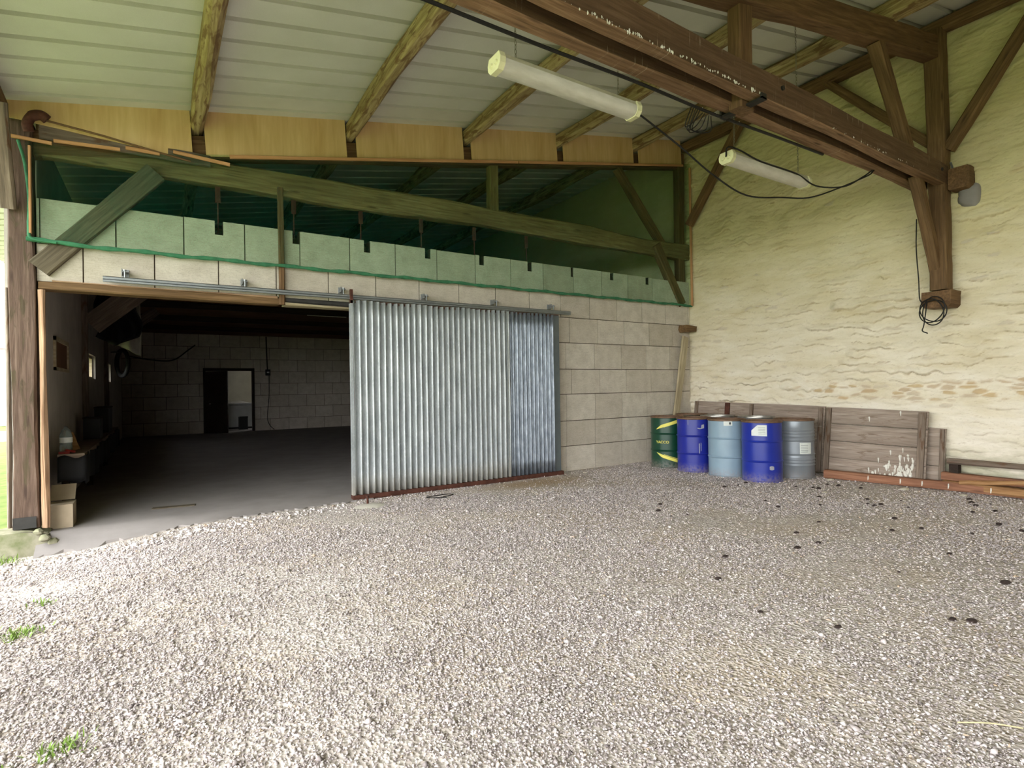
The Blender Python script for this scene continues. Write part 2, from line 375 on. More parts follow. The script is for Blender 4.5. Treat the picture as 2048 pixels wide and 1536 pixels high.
# ------------------------------------------------------------------ dimensions (metres; X along the block wall, Y away from the camera)
WY = 7.35; WX = 8.87; FAR = 21.5; CEIL = 3.4
roofz = lambda x: 4.61+.1855*x
def gz(x, y):
    x = np.asarray(x, float); y = np.asarray(y, float)
    s = np.clip((y-4.4)/2.5, 0, 1); s = s*s*(3-2*s)
    return -.15*s*np.exp(-(np.clip(x+1.15, 0, 9)/1.15)**2)-.012*np.clip((y-6.2)/.8, 0, 1)*np.clip((5.6-x)/1.5, 0, 1)

# ------------------------------------------------------------------ ground
gx, gy = np.meshgrid(np.linspace(-1.75, 9.0, 300), np.linspace(-2, 7.5, 260), indexing='ij')
h = gz(gx, gy)+.010*(fbm(gx*1.6, gy*1.6, 3)-.47)+.012*(fbm(gx*14, gy*14, 8, 3)-.45)-.003
edge = np.clip((-1.35-gx)/.4, 0, 1); h = h-.12*edge
struct(np_grid('floor', gx, gy, h, M['gravel']))
mb = MB(); mb.box(-1.75, 24, -16, -2, -.3, -.02); struct(mb.build('floor_yard', M['gravel']))
def stones(n, dens):
    # crushed stones over the part of the yard in view
    x = rng.uniform(-1.7, 8.7, n); y = rng.uniform(.3, 7.3, n); d = np.hypot(x, y)
    ang = np.degrees(np.arctan2(x, y)); keep = (ang > -14) & (ang < 79) & (d > 1.2)
    p = np.clip((2.6/d)**1.25, .14, 1)*np.clip(fbm(x*.9+.4*y, y*1.1, 21, 4)*3.0-.62, .16, 1.15)
    p = p*np.clip(1.15-1.6*np.exp(-((x-4.7)/1.1)**2-((y-6.75)/.35)**2), .1, 1)
    keep &= rng.uniform(0, 1, n) < p
    x, y, d = x[keep], y[keep], d[keep]
    keep = ~((y > 6.95) & (x < 2.1)); return x[keep], y[keep], d[keep]
sx, sy, sd_ = stones(680000, 1); n = len(sx)
base = np.array([(1, 0, 0), (-1, 0, 0), (0, 1, 0), (0, -1, 0), (0, 0, 1), (0, 0, -1)], float)
fc = np.array([(0, 2, 4), (2, 1, 4), (1, 3, 4), (3, 0, 4), (2, 0, 5), (1, 2, 5), (3, 1, 5), (0, 3, 5)])
size = (.0046+.0062*rng.random(n)**2.2)*np.clip(.72+sd_*.07, .8, 1.25)
big = rng.random(n) < .012; size = np.where(big, size*1.9, size); rub = (sy > 6.5) & (sx < 1.9) & (rng.random(n) < .16); size = np.where(rub, size*2.0, size)
sc3 = np.stack([size*rng.uniform(.8, 1.6, n), size*rng.uniform(.6, 1.1, n), size*rng.uniform(.4, .75, n)], -1)
v = base[None]*sc3[:, None]*rng.uniform(.75, 1.3, (n, 6, 1))+rng.uniform(-.25, .25, (n, 6, 3))*size[:, None, None]
a = rng.uniform(0, 2*PI, n); ca, sa = np.cos(a)[:, None], np.sin(a)[:, None]
tl = rng.normal(0, .35, n)[:, None]
vx, vy, vz = v[..., 0], v[..., 1], v[..., 2]
vx, vz = vx*np.cos(tl)-vz*np.sin(tl), vx*np.sin(tl)+vz*np.cos(tl)
v = np.stack([vx*ca-vy*sa+sx[:, None], vx*sa+vy*ca+sy[:, None], vz+(gz(sx, sy)+size*.25+rng.uniform(-.006, .004, n))[:, None]], -1)
col = np.clip(rng.beta(2.2, 2.0, n), 0, .94); col = np.where(rng.random(n) < .05, .97+.03*rng.random(n), col); col = np.where(rub, .88+.12*rng.random(n), col)
me = np_mesh('gravel_stones', v.reshape(-1, 3), (fc[None]+6*np.arange(n)[:, None, None]).reshape(-1, 3), M['stones'], {'rnd': np.repeat(col, 6)})
ob = bpy.data.objects.new('gravel_stones', me); COL.objects.link(ob)
tag(ob, 'loose grey and pinkish crushed gravel covering the shed floor', 'gravel'); ob['kind'] = 'stuff'
# workshop slab with a crumbled front edge
mb = MB(); R = random.Random(4); n = 90; jag = [R.uniform(-.03, .03)+.02*math.sin(k*.45) for k in range(n+1)]
def slabf(u, v):
    x = -1.08+3.4*u; k = min(n, int(u*n+.5)); ye = 7.05+.02*x/2
    y = ye+(7.6-ye)*v+(jag[k] if v == 0 else 0); t = min(1, (y-ye)/.28)
    return (x, y, (float(gz(x, 7.05))+.012)*(1-t)+.015*t)
mb.grid(slabf, n, 6)
b = len(mb.v)
mb.grid(lambda u, v: (slabf(u, 0)[0], slabf(u, 0)[1]-.012*(1-v), slabf(u, 0)[2]-.1+.1*v), n, 1)
mb.box(-1.1, 8.87, 7.6, FAR+3.6, -.2, .015); mb.box(2.3, 8.87, 7.36, 7.6, -.2, .0)
struct(mb.build('floor_slab', M['concrete'], smooth=True))

# ------------------------------------------------------------------ walls
def blocks(name, y0, thick, x0, x1, zs, offs, holes, notches=(), bw=.636):
    mb = MB(); R = random.Random(name)
    def cell(a, b, c, d, fr, rn, gl=.006, gr=.006, gb=.006, gt=.006):
        if b-a < .02 or d-c < .02: return
        mb.box(a, b, y0+.018, y0+thick, c, d, 1)
        mb.box(a+gl, b-gr, y0+fr, y0+.02, c+gb, d-gt, 0, rn)
    for k in range(len(zs)-1):
        z0, z1 = zs[k], zs[k+1]; x = x0-((x0-offs[k % len(offs)]) % bw)
        while x < x1:
            spans = [(max(x, x0), min(x+bw, x1), z0, z1)]; rn = R.random(); fr = R.uniform(-.003, .004)
            for (hx0, hx1, hz0, hz1) in holes:
                out = []
                for a, b, c, d in spans:
                    if b <= hx0 or a >= hx1 or d <= hz0 or c >= hz1: out.append((a, b, c, d)); continue
                    if a < hx0: out.append((a, hx0, c, d))
                    if b > hx1: out.append((hx1, b, c, d))
                    if c < hz0: out.append((max(a, hx0), min(b, hx1), c, hz0))
                    if d > hz1: out.append((max(a, hx0), min(b, hx1), hz1, d))
                spans = out
            for a, b, c, d in spans:
                nn = [q for q in notches if a < q < b and k == len(zs)-2]
                if nn:
                    q = nn[0]; w = .045; zn = d-.15-R.uniform(-.015, .02)
                    cell(a, max(a, q-w), zn, d, fr, rn, gr=0, gb=0); cell(min(b, q+w), b, zn, d, fr, rn, gl=0, gb=0); cell(a, b, c, zn, fr, rn, gt=0)
                else: cell(a, b, c, d-(R.uniform(-.008, .008) if k == len(zs)-2 else 0), fr, rn)
            x += bw
    return struct(mb.build(name, [M['block'], M['mortar']], attr=True, origin=(0, y0, 0)))
zs = [-.13, -.015, .414, .84, 1.292, 1.717, 2.162, 2.59, 2.985, 3.457]
NOT = [.586+.8925*i for i in range(9)]; NOT[1] = 1.455
blocks('wall_back', WY, .2, -1.08, WX+.02, zs, [.05, .645, .02, .67, .148, .667, .115, .575, .225], [(-1.2, 2.22, -1, 2.59)], NOT)
zf = [0+.425*i for i in range(9)]+[3.46]
blocks('wall_far', FAR, .2, -1.1, WX, zf, [.1, .42], [(1.22, 2.74, -1, 2.17)])
struct(MB().prism([(-1.36, 3.46), (WX, 3.46), (WX, roofz(WX)-.01), (-1.36, roofz(-1.36)-.01)], 1, FAR, FAR+.2).build('wall_gable', M['render']))
# left wall of the workshop with three openings
mb = MB(); WIN = [(8.5, 9.62, 1.72, 2.13), (12.3, 13.4, 1.71, 2.15), (15.9, 17.1, 1.71, 2.15)]
yy = [7.56]+[q for w in WIN for q in w[:2]]+[FAR+.2]
for i in range(0, len(yy), 2): mb.box(-1.36, -1.1, yy[i], yy[i+1], -.2, 4.3)
for a, b, c, d in WIN: mb.box(-1.36, -1.1, a, b, -.2, c); mb.box(-1.36, -1.1, a, b, d, 4.3)
struct(mb.build('wall_left', M['render']))
for i, (a, b, c, d) in enumerate(WIN):
    mb = MB()
    for q in ((a, a+.05, c, d), (b-.05, b, c, d), (a, b, c, c+.04), (a, b, d-.05, d)): mb.box(-1.3, -1.15 if i else -1.075, q[0], q[1], q[2], q[3])
    f = struct(mb.build('window_%d' % (i+1), M['pale']))
    p = MB().box(-1.24 if i else -1.115, -1.225 if i else -1.095, a+.05, b-.05, c+.04, d-.05).build('pane', M['fibre'] if i == 0 else M['glass'], f)
# stone wall
yv, zv = np.meshgrid(np.linspace(7.6, -1.75, 460), np.linspace(-.15, 6.35, 470), indexing='ij')
ph = zv*8.6+1.6*fbm(yv*.7, zv*.9, 31, 3)+1.5*fbm(yv*2.8, zv*3.2, 35, 3)+.8*fbm(yv*9, zv*7, 37, 3)
t_ = ph-np.floor(ph); lay = np.floor(ph)
saw = np.clip(t_/.16, 0, 1)**1.5*(1-np.clip((t_-.16)/.84, 0, 1))**.8
cid = vnoise(yv*2.3+lay*17.3, lay*3.1, 9); mask = np.clip(fbm(yv*3.4+lay*5.7, lay*.61+zv*.5, 44, 2)*4.2-1.3, 0, 1)*(.5+.5*np.clip(fbm(yv*.7, zv*.9, 47, 3)*3.4-1.1, 0, 1))
d = .06*saw*mask*(.6+.7*cid)+.045*(fbm(yv*.9, zv*1.3, 50)-.5)+.030*(fbm(yv*3.5, zv*12, 52)-.5)+.032*(fbm(yv*9, zv*22, 55)-.5)
rag = fbm(yv*2.6, zv*5, 63)
band = np.exp(-((zv-1.27-.3*(fbm(yv*.7, zv*0, 60)-.5))/.17)**2)*np.clip((6.2-yv)/1.5, 0, 1)+.75*np.exp(-((zv-4.1)/.35)**2)*np.exp(-((yv-2.1)/.55)**2)
f1, f2, c2 = cells(yv*5.2+.9*fbm(yv*6, zv*6, 70), zv*17+1.2*fbm(yv*4, zv*4, 71), 4); core = np.clip((f2-f1-.1)*4, 0, 1)
bare = .95*np.clip((band*1.3+rag*1.1-1.08)*3, 0, 1)*core*(c2 > .35)
rare = (c2 > .975)*core*(zv < 4.5)*.7*(rag > .42); bare = np.maximum(bare, rare); d = d+.014*bare
crev = (np.clip(1-t_/.15, 0, 1)+np.clip((t_-.9)/.1, 0, 1))*np.clip(mask*1.3, 0, 1)*(.4+.9*fbm(yv*14, zv*20, 77, 2)); cid = c2
struct(np_grid('wall_right', WX+.03-d, yv, zv, M['stone'], {'bare': bare, 'crev': crev, 'hue': cid}))
mb = MB(); mb.box(WX+.06, WX+.5, -8.7, FAR+.2, -.2, 6.4); mb.box(WX-.0, WX+.07, -8.7, -1.75, -.2, 6.4); mb.box(WX-.0, WX+.07, 7.55, FAR+.2, -.2, 6.4)
struct(mb.build('wall_right_core', M['stone'], origin=(WX, 0, 0)))
struct(MB().box(-1.3, WX, -8.8, -8.6, -.2, 6.2).build('wall_front_blocker', M['darkwood']))  # unseen dark end wall behind the camera, added to hold back front light
# ------------------------------------------------------------------ roof
mb = MB(); prof = []; y = -1.6-.35*20
while y < FAR+.2: prof += [(y, 0), (y+.282, 0), (y+.287, .05), (y+.345, .05)]; y += .35
x0, x1 = -2.7, 9.3  # left overhang lengthened out of view to cut sky light
for y, dz in prof: mb.v += [(x0, y, roofz(x0)+dz), (x1, y, roofz(x1)+dz)]
for i in range(len(prof)-1): mb.face([2*i, 2*i+1, 2*i+3, 2*i+2])
r = struct(mb.build('ceiling', M['roof'], origin=(0, 0, 0)))
so = r.modifiers.new('sheet', 'SOLIDIFY'); so.thickness = .03; so.offset = 1
mb = MB().box(-1.1, WX, 7.56, FAR, CEIL, CEIL+.02)
struct(mb.build('ceiling_workshop', M['fibre']))
struct(MB().box(-1.1, WX, 7.56, FAR, CEIL+.02, CEIL+.06).build('floor_loft', M['darkwood']))

PX = [.385, 2.16, 3.905, 5.66, 7.42]
PL = ['rough log purlin with yellow waney edges, leftmost under the sheet roof', 'rough yellow log purlin with a long black crack, second from left',
      'brown and yellow purlin passing above the near end of the long hanging tube light', 'mottled purlin passing above the far end of the long hanging tube light', 'brown striped purlin nearest the stone wall, right of both hanging lights']
for i, x in enumerate(PX):
    zc = roofz(x)-.118
    o = beam('roof_purlin', (x, -8.5, zc), (x, FAR-.05, zc), .155, .225, M['purlin'], ch=.02, wob=.010, wane=.03, seed=i)
    tag(o, PL[i], 'purlin', 'log purlins under the metal roof')
zc = roofz(WX-.1)-.13
tag(beam('wall_plate', (WX-.1, -8.5, zc), (WX-.1, 7.3, zc), .15, .17, M['wallwood'], wob=.008), 'dark timber plate running along the top of the stone wall', 'beam')
zc = roofz(-1.33)-.1
tag(beam('eave_beam', (-1.33, -8.5, zc), (-1.33, 7.25, zc), .14, .18, M['wallwood'], wob=.006), 'dark eave beam at the extreme left edge under the roof', 'beam')
tag(beam('eave_brace', (-1.262, 7.25, 3.28), (-1.262, 6.86, 4.17), .075, .12, M['grey'], up=(1, 0, 0)), 'pale diagonal brace at the left edge, rising from the left post', 'brace')

# ------------------------------------------------------------------ near truss
T = thing('roof_truss', (8.72, 3.1, 2.6), 'brown roof truss with doubled tie beam crossing the upper right', 'truss')
tz = 4.135
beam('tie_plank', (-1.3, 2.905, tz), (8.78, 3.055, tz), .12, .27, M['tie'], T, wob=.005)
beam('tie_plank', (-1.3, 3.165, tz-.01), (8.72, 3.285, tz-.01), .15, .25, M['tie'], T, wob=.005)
ra = lambda x: roofz(x)-.39
beam('rafter', (-1.2, 3.13, ra(-1.2)), (8.72, 3.13, ra(8.72)), .19, .29, M['truss'], T, wob=.006)
beam('king_post', (4.56, 3.13, 3.95), (4.56, 3.13, ra(4.56)-.1), .2, .14, M['truss'], T, up=(0, 1, 0))
beam('strut', (7.98, 3.13, 4.2), (7.12, 3.13, ra(7.12)-.12), .15, .14, M['wallwood'], T, up=(0, 1, 0))
beam('wall_post', (WX-.13, 3.1, 2.62), (WX-.13, 3.1, 6.05), .2, .2, M['wallwood'], T, up=(0, 1, 0), wob=.007)
beam('lower_brace', (8.76, 3.13, 2.78), (8.14, 3.13, 4.05), .14, .13, M['wallwood'], T, up=(0, 1, 0))
beam('lower_brace', (8.78, 3.19, 3.2), (8.4, 3.19, 4.03), .1, .09, M['wallwood'], T, up=(0, 1, 0))
beam('bearing_block', (WX-.16, 2.89, 4.03), (WX+.06, 2.89, 4.03), .2, .3, M['truss'], T, wob=.012, ch=.03)
beam('outer_post', (-1.18, 3.13, .0), (-1.18, 3.13, 4.05), .2, .2, M['post'], T, up=(0, 1, 0))
mb = MB()
mb.box(4.53, 4.60, 2.905, 3.345, 3.965, 3.985); mb.box(4.53, 4.60, 2.905, 2.922, 3.97, 4.02); mb.box(4.53, 4.60, 3.325, 3.345, 3.97, 4.28)
mb.build('iron_strap', M['blackiron'], T)
mb = MB().lathe([(.02, 0), (.02, .03)], n=10)
for bx, by, bz in ((8.55, 2.99, 4.16), (4.9, 2.935, 4.17)):
    mb = MB(); mb.tube([(bx, by+.01, bz), (bx, by-.012, bz)], .022, 10); mb.build('bolt', M['blackiron'], T)
mb = MB(); mb.tube(spline([(8.72, 2.955, 4.27), (8.80, 2.96, 4.2), (8.80, 2.96, 4.08), (8.72, 2.955, 4.0)]), .012, 6); mb.build('end_hoop', M['steel'], T)
# droppings on the ledges of the tie
mb = MB(); R = random.Random(3)
for i in range(210):
    x = R.choice((R.uniform(1.9, 4.6), R.uniform(1.9, 4.6), R.uniform(5.8, 8.0))); s = R.uniform(.0025, .007)
    yb = 2.848+.0149*(x+1.3); zb = 4.012+R.uniform(-.004, .016)
    if i % 4 == 0: yb = 3.33; zb = 3.985; x = R.uniform(2, 5.5)
    mb.tube([(x, yb-.004, zb+s*2.2), (x+R.uniform(-.004, .004), yb-.007, zb), (x, yb-.004, zb-s*R.uniform(.5, 2.5))], [s*.5, s, s*.35], 5)
dr = mb.build('droppings', M['dropping'], T); dr['kind'] = 'stuff'; dr['label'] = 'white bird droppings along the beam edge'
# braces on the stone wall
for (p0, p1, lab) in (((WX-.1, 3.16, 4.58), (WX-.1, 4.5, 6.05), 'wooden brace on the stone wall, rising left from the wall post'),
                      ((WX-.1, 3.0, 4.46), (WX-.1, 1.92, 6.1), 'wooden brace on the stone wall, rising right to the photo corner'),
                      ((WX-.1, 7.22, 4.55), (WX-.1, 6.05, 6.05), 'brown brace in the corner crossed by the sagging black cable')):
    tag(beam('wall_brace', p0, p1, .12, .15, M['wallwood'], up=(1, 0, 0)), lab, 'brace', 'diagonal braces on the stone wall')
mb = MB(); mb.grid(lambda u, v: (WX+.02-.075*max(0, 1-u*u)**.5, 2.8+.13*u*math.cos(6.2832*v)*(1+.2*math.sin(9*v)), 3.83+.18*u*math.sin(6.2832*v)*(1+.15*math.sin(12*v+1))), 8, 28)
tag(mb.build('mortar_patch', M['concrete'], smooth=True), 'grey mortar patch on the stone wall beside the beam end', 'mortar patch')
mb = MB()
mb.prism([(2.94, 2.42), (2.97, 2.38), (3.24, 2.39), (3.27, 2.45), (3.26, 2.6), (2.93, 2.6)], 0, WX-.28, WX+.05)
tag(mb.build('stone_corbel', M['truss']), 'brown corbel carrying the wall post, circled by coiled cable', 'corbel')
mb = MB(); mb.prism([(8.56, 2.5), (8.6, 2.44), (8.86, 2.46), (8.88, 2.56), (8.58, 2.58)], 1, 7.16, 7.38)
tag(mb.build('stone_corbel', M['wallwood']), 'small brown corbel in the corner above the leaning plank', 'corbel')

# ------------------------------------------------------------------ truss over the block wall
B = thing('roof_truss', (0, 7.4, 2.6), 'weathered truss behind the green netting above the block wall', 'truss')
beam('tie_beam', (-1.07, 7.44, 4.045), (8.9, 7.44, 4.07), .16, .31, M['oak'], B, wob=.012, ch=.02)
beam('rafter', (-1.2, 7.44, ra(-1.2)), (8.75, 7.44, ra(8.75)), .16, .26, M['truss'], B)
beam('king_post', (4.42, 7.44, 4.15), (4.42, 7.44, ra(4.42)), .16, .13, M['oak'], B, up=(0, 1, 0))
beam('brace', (-1.06, 7.334, 2.72), (-.04, 7.334, 3.9), .21, .10, M['greyoak'], B, up=(0, 1, 0), wob=.004)
beam('brace', (8.68, 7.38, 3.0), (7.98, 7.38, 4.1), .2, .12, M['wallwood'], B, up=(0, 1, 0))
beam('strut', (8.2, 7.42, 4.15), (7.05, 7.42, 5.4), .16, .12, M['wallwood'], B, up=(0, 1, 0))
beam('wall_post', (8.72, 7.42, 2.58), (8.72, 7.42, 6.0), .17, .14, M['wallwood'], B, up=(0, 1, 0))
beam('hanging_post', (1.265, 7.315, 2.5), (1.265, 7.315, 3.96), .07, .05, M['truss'], B, up=(0, 1, 0))
beam('upper_plank', (-1.04, 7.32, 4.125), (.5, 7.32, 4.115), .04, .13, M['grey'], B, wob=.008)
mb = MB(); mb.tube(spline([(-1.10, 7.2, 4.06), (-1.11, 7.18, 4.13), (-1.07, 7.17, 4.21), (-1.0, 7.17, 4.235), (-.955, 7.18, 4.205)]), [.045]*12+[.05]*13, 12)
mb.build('iron_hook', M['rust'], B, True)
mb = MB(); mb.tube([(-.965, 7.19, 4.2), (-.5, 7.21, 4.16), (.0, 7.24, 4.1), (.3, 7.25, 4.07)], .011, 6); mb.build('tie_rod', M['truss'], B)
# left post
P = thing('timber_post', (-1.18, 7.4, .08), 'thick brown timber post on a concrete plinth at the left edge', 'post')
beam('post_shaft', (-1.18, 7.395, .08), (-1.18, 7.395, 4.2), .2, .19, M['post'], P, up=(0, 1, 0), wob=.006)
beam('edge_strip', (-1.3, 7.34, .1), (-1.3, 7.34, 2.5), .03, .05, M['grey'], P, up=(0, 1, 0))
mb = MB(); mb.box(-1.27, -1.09, 7.286, 7.292, .085, .2); mb.build('lead_flashing', M['lead'], P)
mb = MB()
px = lambda u: -1.85+.86*u
mb.grid(lambda u, v: (px(u)-.02*math.sin(v*7)*(u > .9), 7.2+.015*math.sin(u*7)-.07*(1-v), -.32+(.39-.05*max(0, u-.8)*5)*v), 12, 8)
mb.grid(lambda u, v: (px(u), 7.2+.015*math.sin(u*7)+.36*v, .07-.05*max(0, u-.8)*5+.008*math.sin(u*9+v*7)), 12, 8)
mb.grid(lambda u, v: (-.99-.02*math.sin(v*7), 7.13+.42*u+.07*v*(1-u), -.32+.34*v), 6, 8)
tag(mb.build('concrete_plinth', M['plinth'], smooth=True), 'mossy concrete plinth under the left timber post', 'plinth')
for i, (x, y, z, s) in enumerate(((-1.06, 7.17, .06, .04), (-1.01, 7.14, -.0, .045), (-.95, 7.2, -.06, .045))):
    mb = MB(); R = random.Random(i)
    mb.lathe([(s*.3, -s*.8), (s*.95, -s*.3), (s, .2*s), (s*.5, s*.8)], (x, y, z), 9)
    mb.v = [(a+R.uniform(-.15, .15)*s, b+R.uniform(-.15, .15)*s, c) for a, b, c in mb.v]
    tag(mb.build('rubble_stone', M['plinth'], smooth=True), ['small rubble stone at the plinth corner, topmost', 'rubble stone lodged against the plinth side below another', 'rubble stone at the foot of the door jamb'][i], 'stone')
o = beam('door_jamb', (-1.025, 7.31, .07), (-1.03, 7.31, 2.5), .06, .06, M['pole'], up=(0, 1, 0), ch=.02, wane=.006)
tag(o, 'slim peeled wooden jamb pole beside the left timber post', 'jamb')
L = thing('door_lintel', (.5, 7.33, 2.5), 'wooden lintel over the dark workshop opening', 'lintel')
beam('timber_lintel', (-1.06, 7.42, 2.545), (1.24, 7.42, 2.545), .2, .085, M['wallwood'], L)
beam('painted_lintel', (1.3, 7.41, 2.56), (2.2, 7.41, 2.56), .18, .06, M['lead'], L)
beam('pale_soffit', (1.3, 7.41, 2.515), (2.2, 7.41, 2.515), .2, .025, M['pale'], L)
beam('fillet', (-.95, 7.325, 2.597), (1.22, 7.325, 2.597), .03, .02, M['pole'], L)

# ------------------------------------------------------------------ plywood, battens, netting
pb = lambda x: 4.085+.191*x
edges = [-1.28]+PX+[8.72]
PN = ['left end, behind the iron hook', 'between the first and second purlins', 'between the second and third purlins', 'between the third and fourth purlins', 'between the fourth and fifth purlins', 'between the fifth purlin and the stone wall']
for i in range(6):
    a, b = edges[i]+(.0 if i == 0 else .075), edges[i+1]-.06
    lo = lambda x: pb(x) if i else 4.2-.065*(x+1.2)
    mb = MB(); mb.prism([(a, lo(a)), (b, lo(b)), (b-.03, roofz(b)-.004), (a-.03, roofz(a)-.004)], 1, 7.285, 7.3)
    tag(mb.build('plywood_panel', M['ply']), 'yellow plywood infill panel under the roof, '+PN[i], 'plywood panel', 'plywood infill panels')
for i, (a, za, b, zb) in enumerate(((-1.26, 4.005, -.93, 3.995), (-.915, 4.03, -.36, 4.06), (-.31, 4.09, -.0, 4.09), (.13, 4.14, .7, 4.11), (.7, 4.205, 4.78, 4.98), (4.8, 4.985, 8.65, 5.715))):
    o = beam('wooden_batten', (a, 7.245, za), (b, 7.245, zb), .022, .035 if i < 4 else .04, M['batten'], ch=.003, wob=.001)
    tag(o, 'orange batten pinning the green netting, '+['leftmost short piece beside the post', 'second piece from the left under the iron hook', 'third short piece from the left', 'tilted fourth piece below the first purlin', 'long piece under the plywood, left half', 'long piece under the plywood, right half'][i], 'batten', 'orange netting battens')
for i, (x, z0, z1) in enumerate(((-1.105, 3.05, 3.93), (8.84, 2.97, 5.7))):
    o = beam('wooden_batten', (x, 7.24, z0), (x, 7.24, z1), .022, .045, M['batten'], up=(0, 1, 0), ch=.003, wob=.001)
    tag(o, ['upright orange batten at the left edge of the netting', 'upright orange batten at the right edge of the netting'][i], 'batten', 'orange netting battens')
Nn = thing('shade_netting', (3.9, 7.27, 2.95), 'dark green shade netting stretched above the block wall', 'netting')
top = lambda x: max(4.0 if x < .7 else 0, pb(x)+.015)
def netf(u, v):
    x = -1.14+10.02*u; z0 = 2.965; z = z0+(top(x)-z0)*v
    return (x, 7.262-.010*math.sin(x*2.1)*math.sin(PI*v)-.01*math.sin(x*5+v*4)*(1-v)+.006*math.sin(x*17)*(1-v)**4, z)
MB().grid(netf, 160, 20).build('mesh_cloth', M['net'], Nn, True)
mb = MB(); mb.tube([(-1.14+10.0*i/90, 7.255+.004*math.sin(i*1.7), 2.975+.006*math.sin(i*.9)+.012*math.exp(-i/3)*2) for i in range(91)], [.022+.006*math.sin(i*2.3) for i in range(91)], 8); mb.build('rolled_hem', M['hem'], Nn, True)
mb = MB(); mb.tube(spline([(-1.19, 7.235, 3.97), (-1.14, 7.23, 3.75), (-1.11, 7.232, 3.4), (-1.115, 7.232, 3.1), (-1.09, 7.232, 3.0), (-.9, 7.235, 2.98)]), .014, 8); mb.build('gathered_edge', M['hem'], Nn, True)
for i, x in enumerate([.586, 1.45, 2.32, 3.21, 4.09, 5.06]):
    zt = [3.46, 3.46, 3.44, 3.44, 3.44, 3.44][i]
    mb = MB(); mb.tube([(x, 7.46, 3.31), (x, 7.46, 3.72)], .009, 6); mb.box(x-.028, x+.028, 7.45, 7.47, 3.7, 3.9)
    tag(mb.build('hanger_strap', M['rust']), 'iron hanger below the netted tie beam, %s from the left' % ['first', 'second', 'third', 'fourth', 'fifth', 'sixth'][i], 'hanger', 'iron hangers behind the netting')

# ------------------------------------------------------------------ sliding door and rail
Rl = thing('door_rail', (2.6, 7.22, 2.63), 'galvanised sliding rail fixed across the block wall', 'rail')
mb = MB(); mb.box(-.52, 5.76, 7.2, 7.245, 2.635, 2.642); mb.box(-.52, 5.76, 7.2, 7.206, 2.615, 2.672); mb.box(-.52, 5.76, 7.239, 7.245, 2.615, 2.672); mb.box(-.52, 5.76, 7.2, 7.245, 2.666, 2.672)
mb.build('track', M['steel'], Rl)
for x in (-.33, .843, 2.007, 3.174, 4.33, 5.417):
    mb = MB(); mb.box(x-.035, x+.035, 7.335, 7.352, 2.70, 2.78); mb.box(x-.03, x+.03, 7.215, 7.345, 2.735, 2.743); mb.box(x-.03, x-.024, 7.23, 7.345, 2.71, 2.775)
    br = mb.build('bracket', M['steel'], Rl)
    mb = MB(); mb.tube([(x, 7.222, 2.665), (x, 7.222, 2.76)], .009, 8); mb.tube([(x, 7.222, 2.745), (x, 7.222, 2.758)], .018, 6); mb.build('bolt', M['steel'], br)
D = thing('sliding_door', (3.78, 7.2, .0), 'corrugated galvanised sliding door hanging from the rail', 'sliding door')
def corr(name, x0, x1, mat, pitch, amp, y):
    n = int((x1-x0)/pitch*10)
    def f(u, v):
        x = x0+(x1-x0)*u
        return (x, y+amp*math.cos(2*PI*(x-x0)/pitch+PI)+.004*math.sin(v*9+u*20), .05+2.54*v+(.006*math.sin(x*9) if v == 1 else 0))
    ob = MB().grid(f, n, 12).build(name, mat, D, True, origin=(x0, y, 0)); m = ob.modifiers.new('gauge', 'SOLIDIFY'); m.thickness = .002; return ob
corr('corrugated_sheet', 2.1, 4.49, M['galv'], .0855, .028, 7.145)
o = corr('corrugated_sheet', 4.50, 5.345, M['galvdark'], .0768, .02, 7.155); o['label'] = 'darker bluish corrugated sheet'
mb = MB(); mb.box(2.068, 2.098, 7.13, 7.2, .05, 2.55); mb.build('edge_flange', M['galv'], D)
mb = MB(); mb.box(4.455, 4.49, 7.13, 7.14, .06, 2.58); mb.build('overlap_strip', M['galv'], D)
mb = MB(); mb.box(2.08, 2.115, 7.17, 7.21, .02, 2.74); mb.build('rusty_stile', M['rust'], D)
mb = MB(); mb.box(5.34, 5.475, 7.16, 7.2, .03, 2.58); mb.build('frame_stile', M['frame'], D)
mb = MB(); mb.box(2.08, 5.48, 7.17, 7.205, 2.56, 2.595); mb.build('top_rail', M['rust'], D)
mb = MB(); mb.box(2.065, 5.49, 7.105, 7.21, -.005, .055); mb.build('bottom_rail', M['rust'], D)
for x in (3.0, 3.75, 4.66, 5.35):
    mb = MB(); mb.tube([(x, 7.222, 2.57), (x, 7.222, 2.64)], .008, 8); mb.box(x-.02, x+.02, 7.205, 7.225, 2.565, 2.6); mb.build('hanger', M['steel'], D)
St = thing('door_stop', (2.12, 6.62, -.03), 'rusty iron stop pin on a pale concrete pad before the sliding door', 'door stop')
mb = MB(); mb.lathe([(.17, -.02), (.165, .015), (.13, .03), (.05, .042), (.01, .043)], (2.14, 6.66, -.025), 24); mb.v = [(2.14+(x-2.14)*1.25, y+.01*math.sin(x*40), z) for x, y, z in mb.v]; mb.build('concrete_pad', M['padc'], St, True)
mb = MB(); mb.tube([(2.13, 6.73, .0), (2.13, 6.73, .085), (2.13, 6.73, .087), (2.13, 6.73, .115)], [.013, .013, .022, .022], 10); mb.build('stop_pin', M['rust'], St, True)

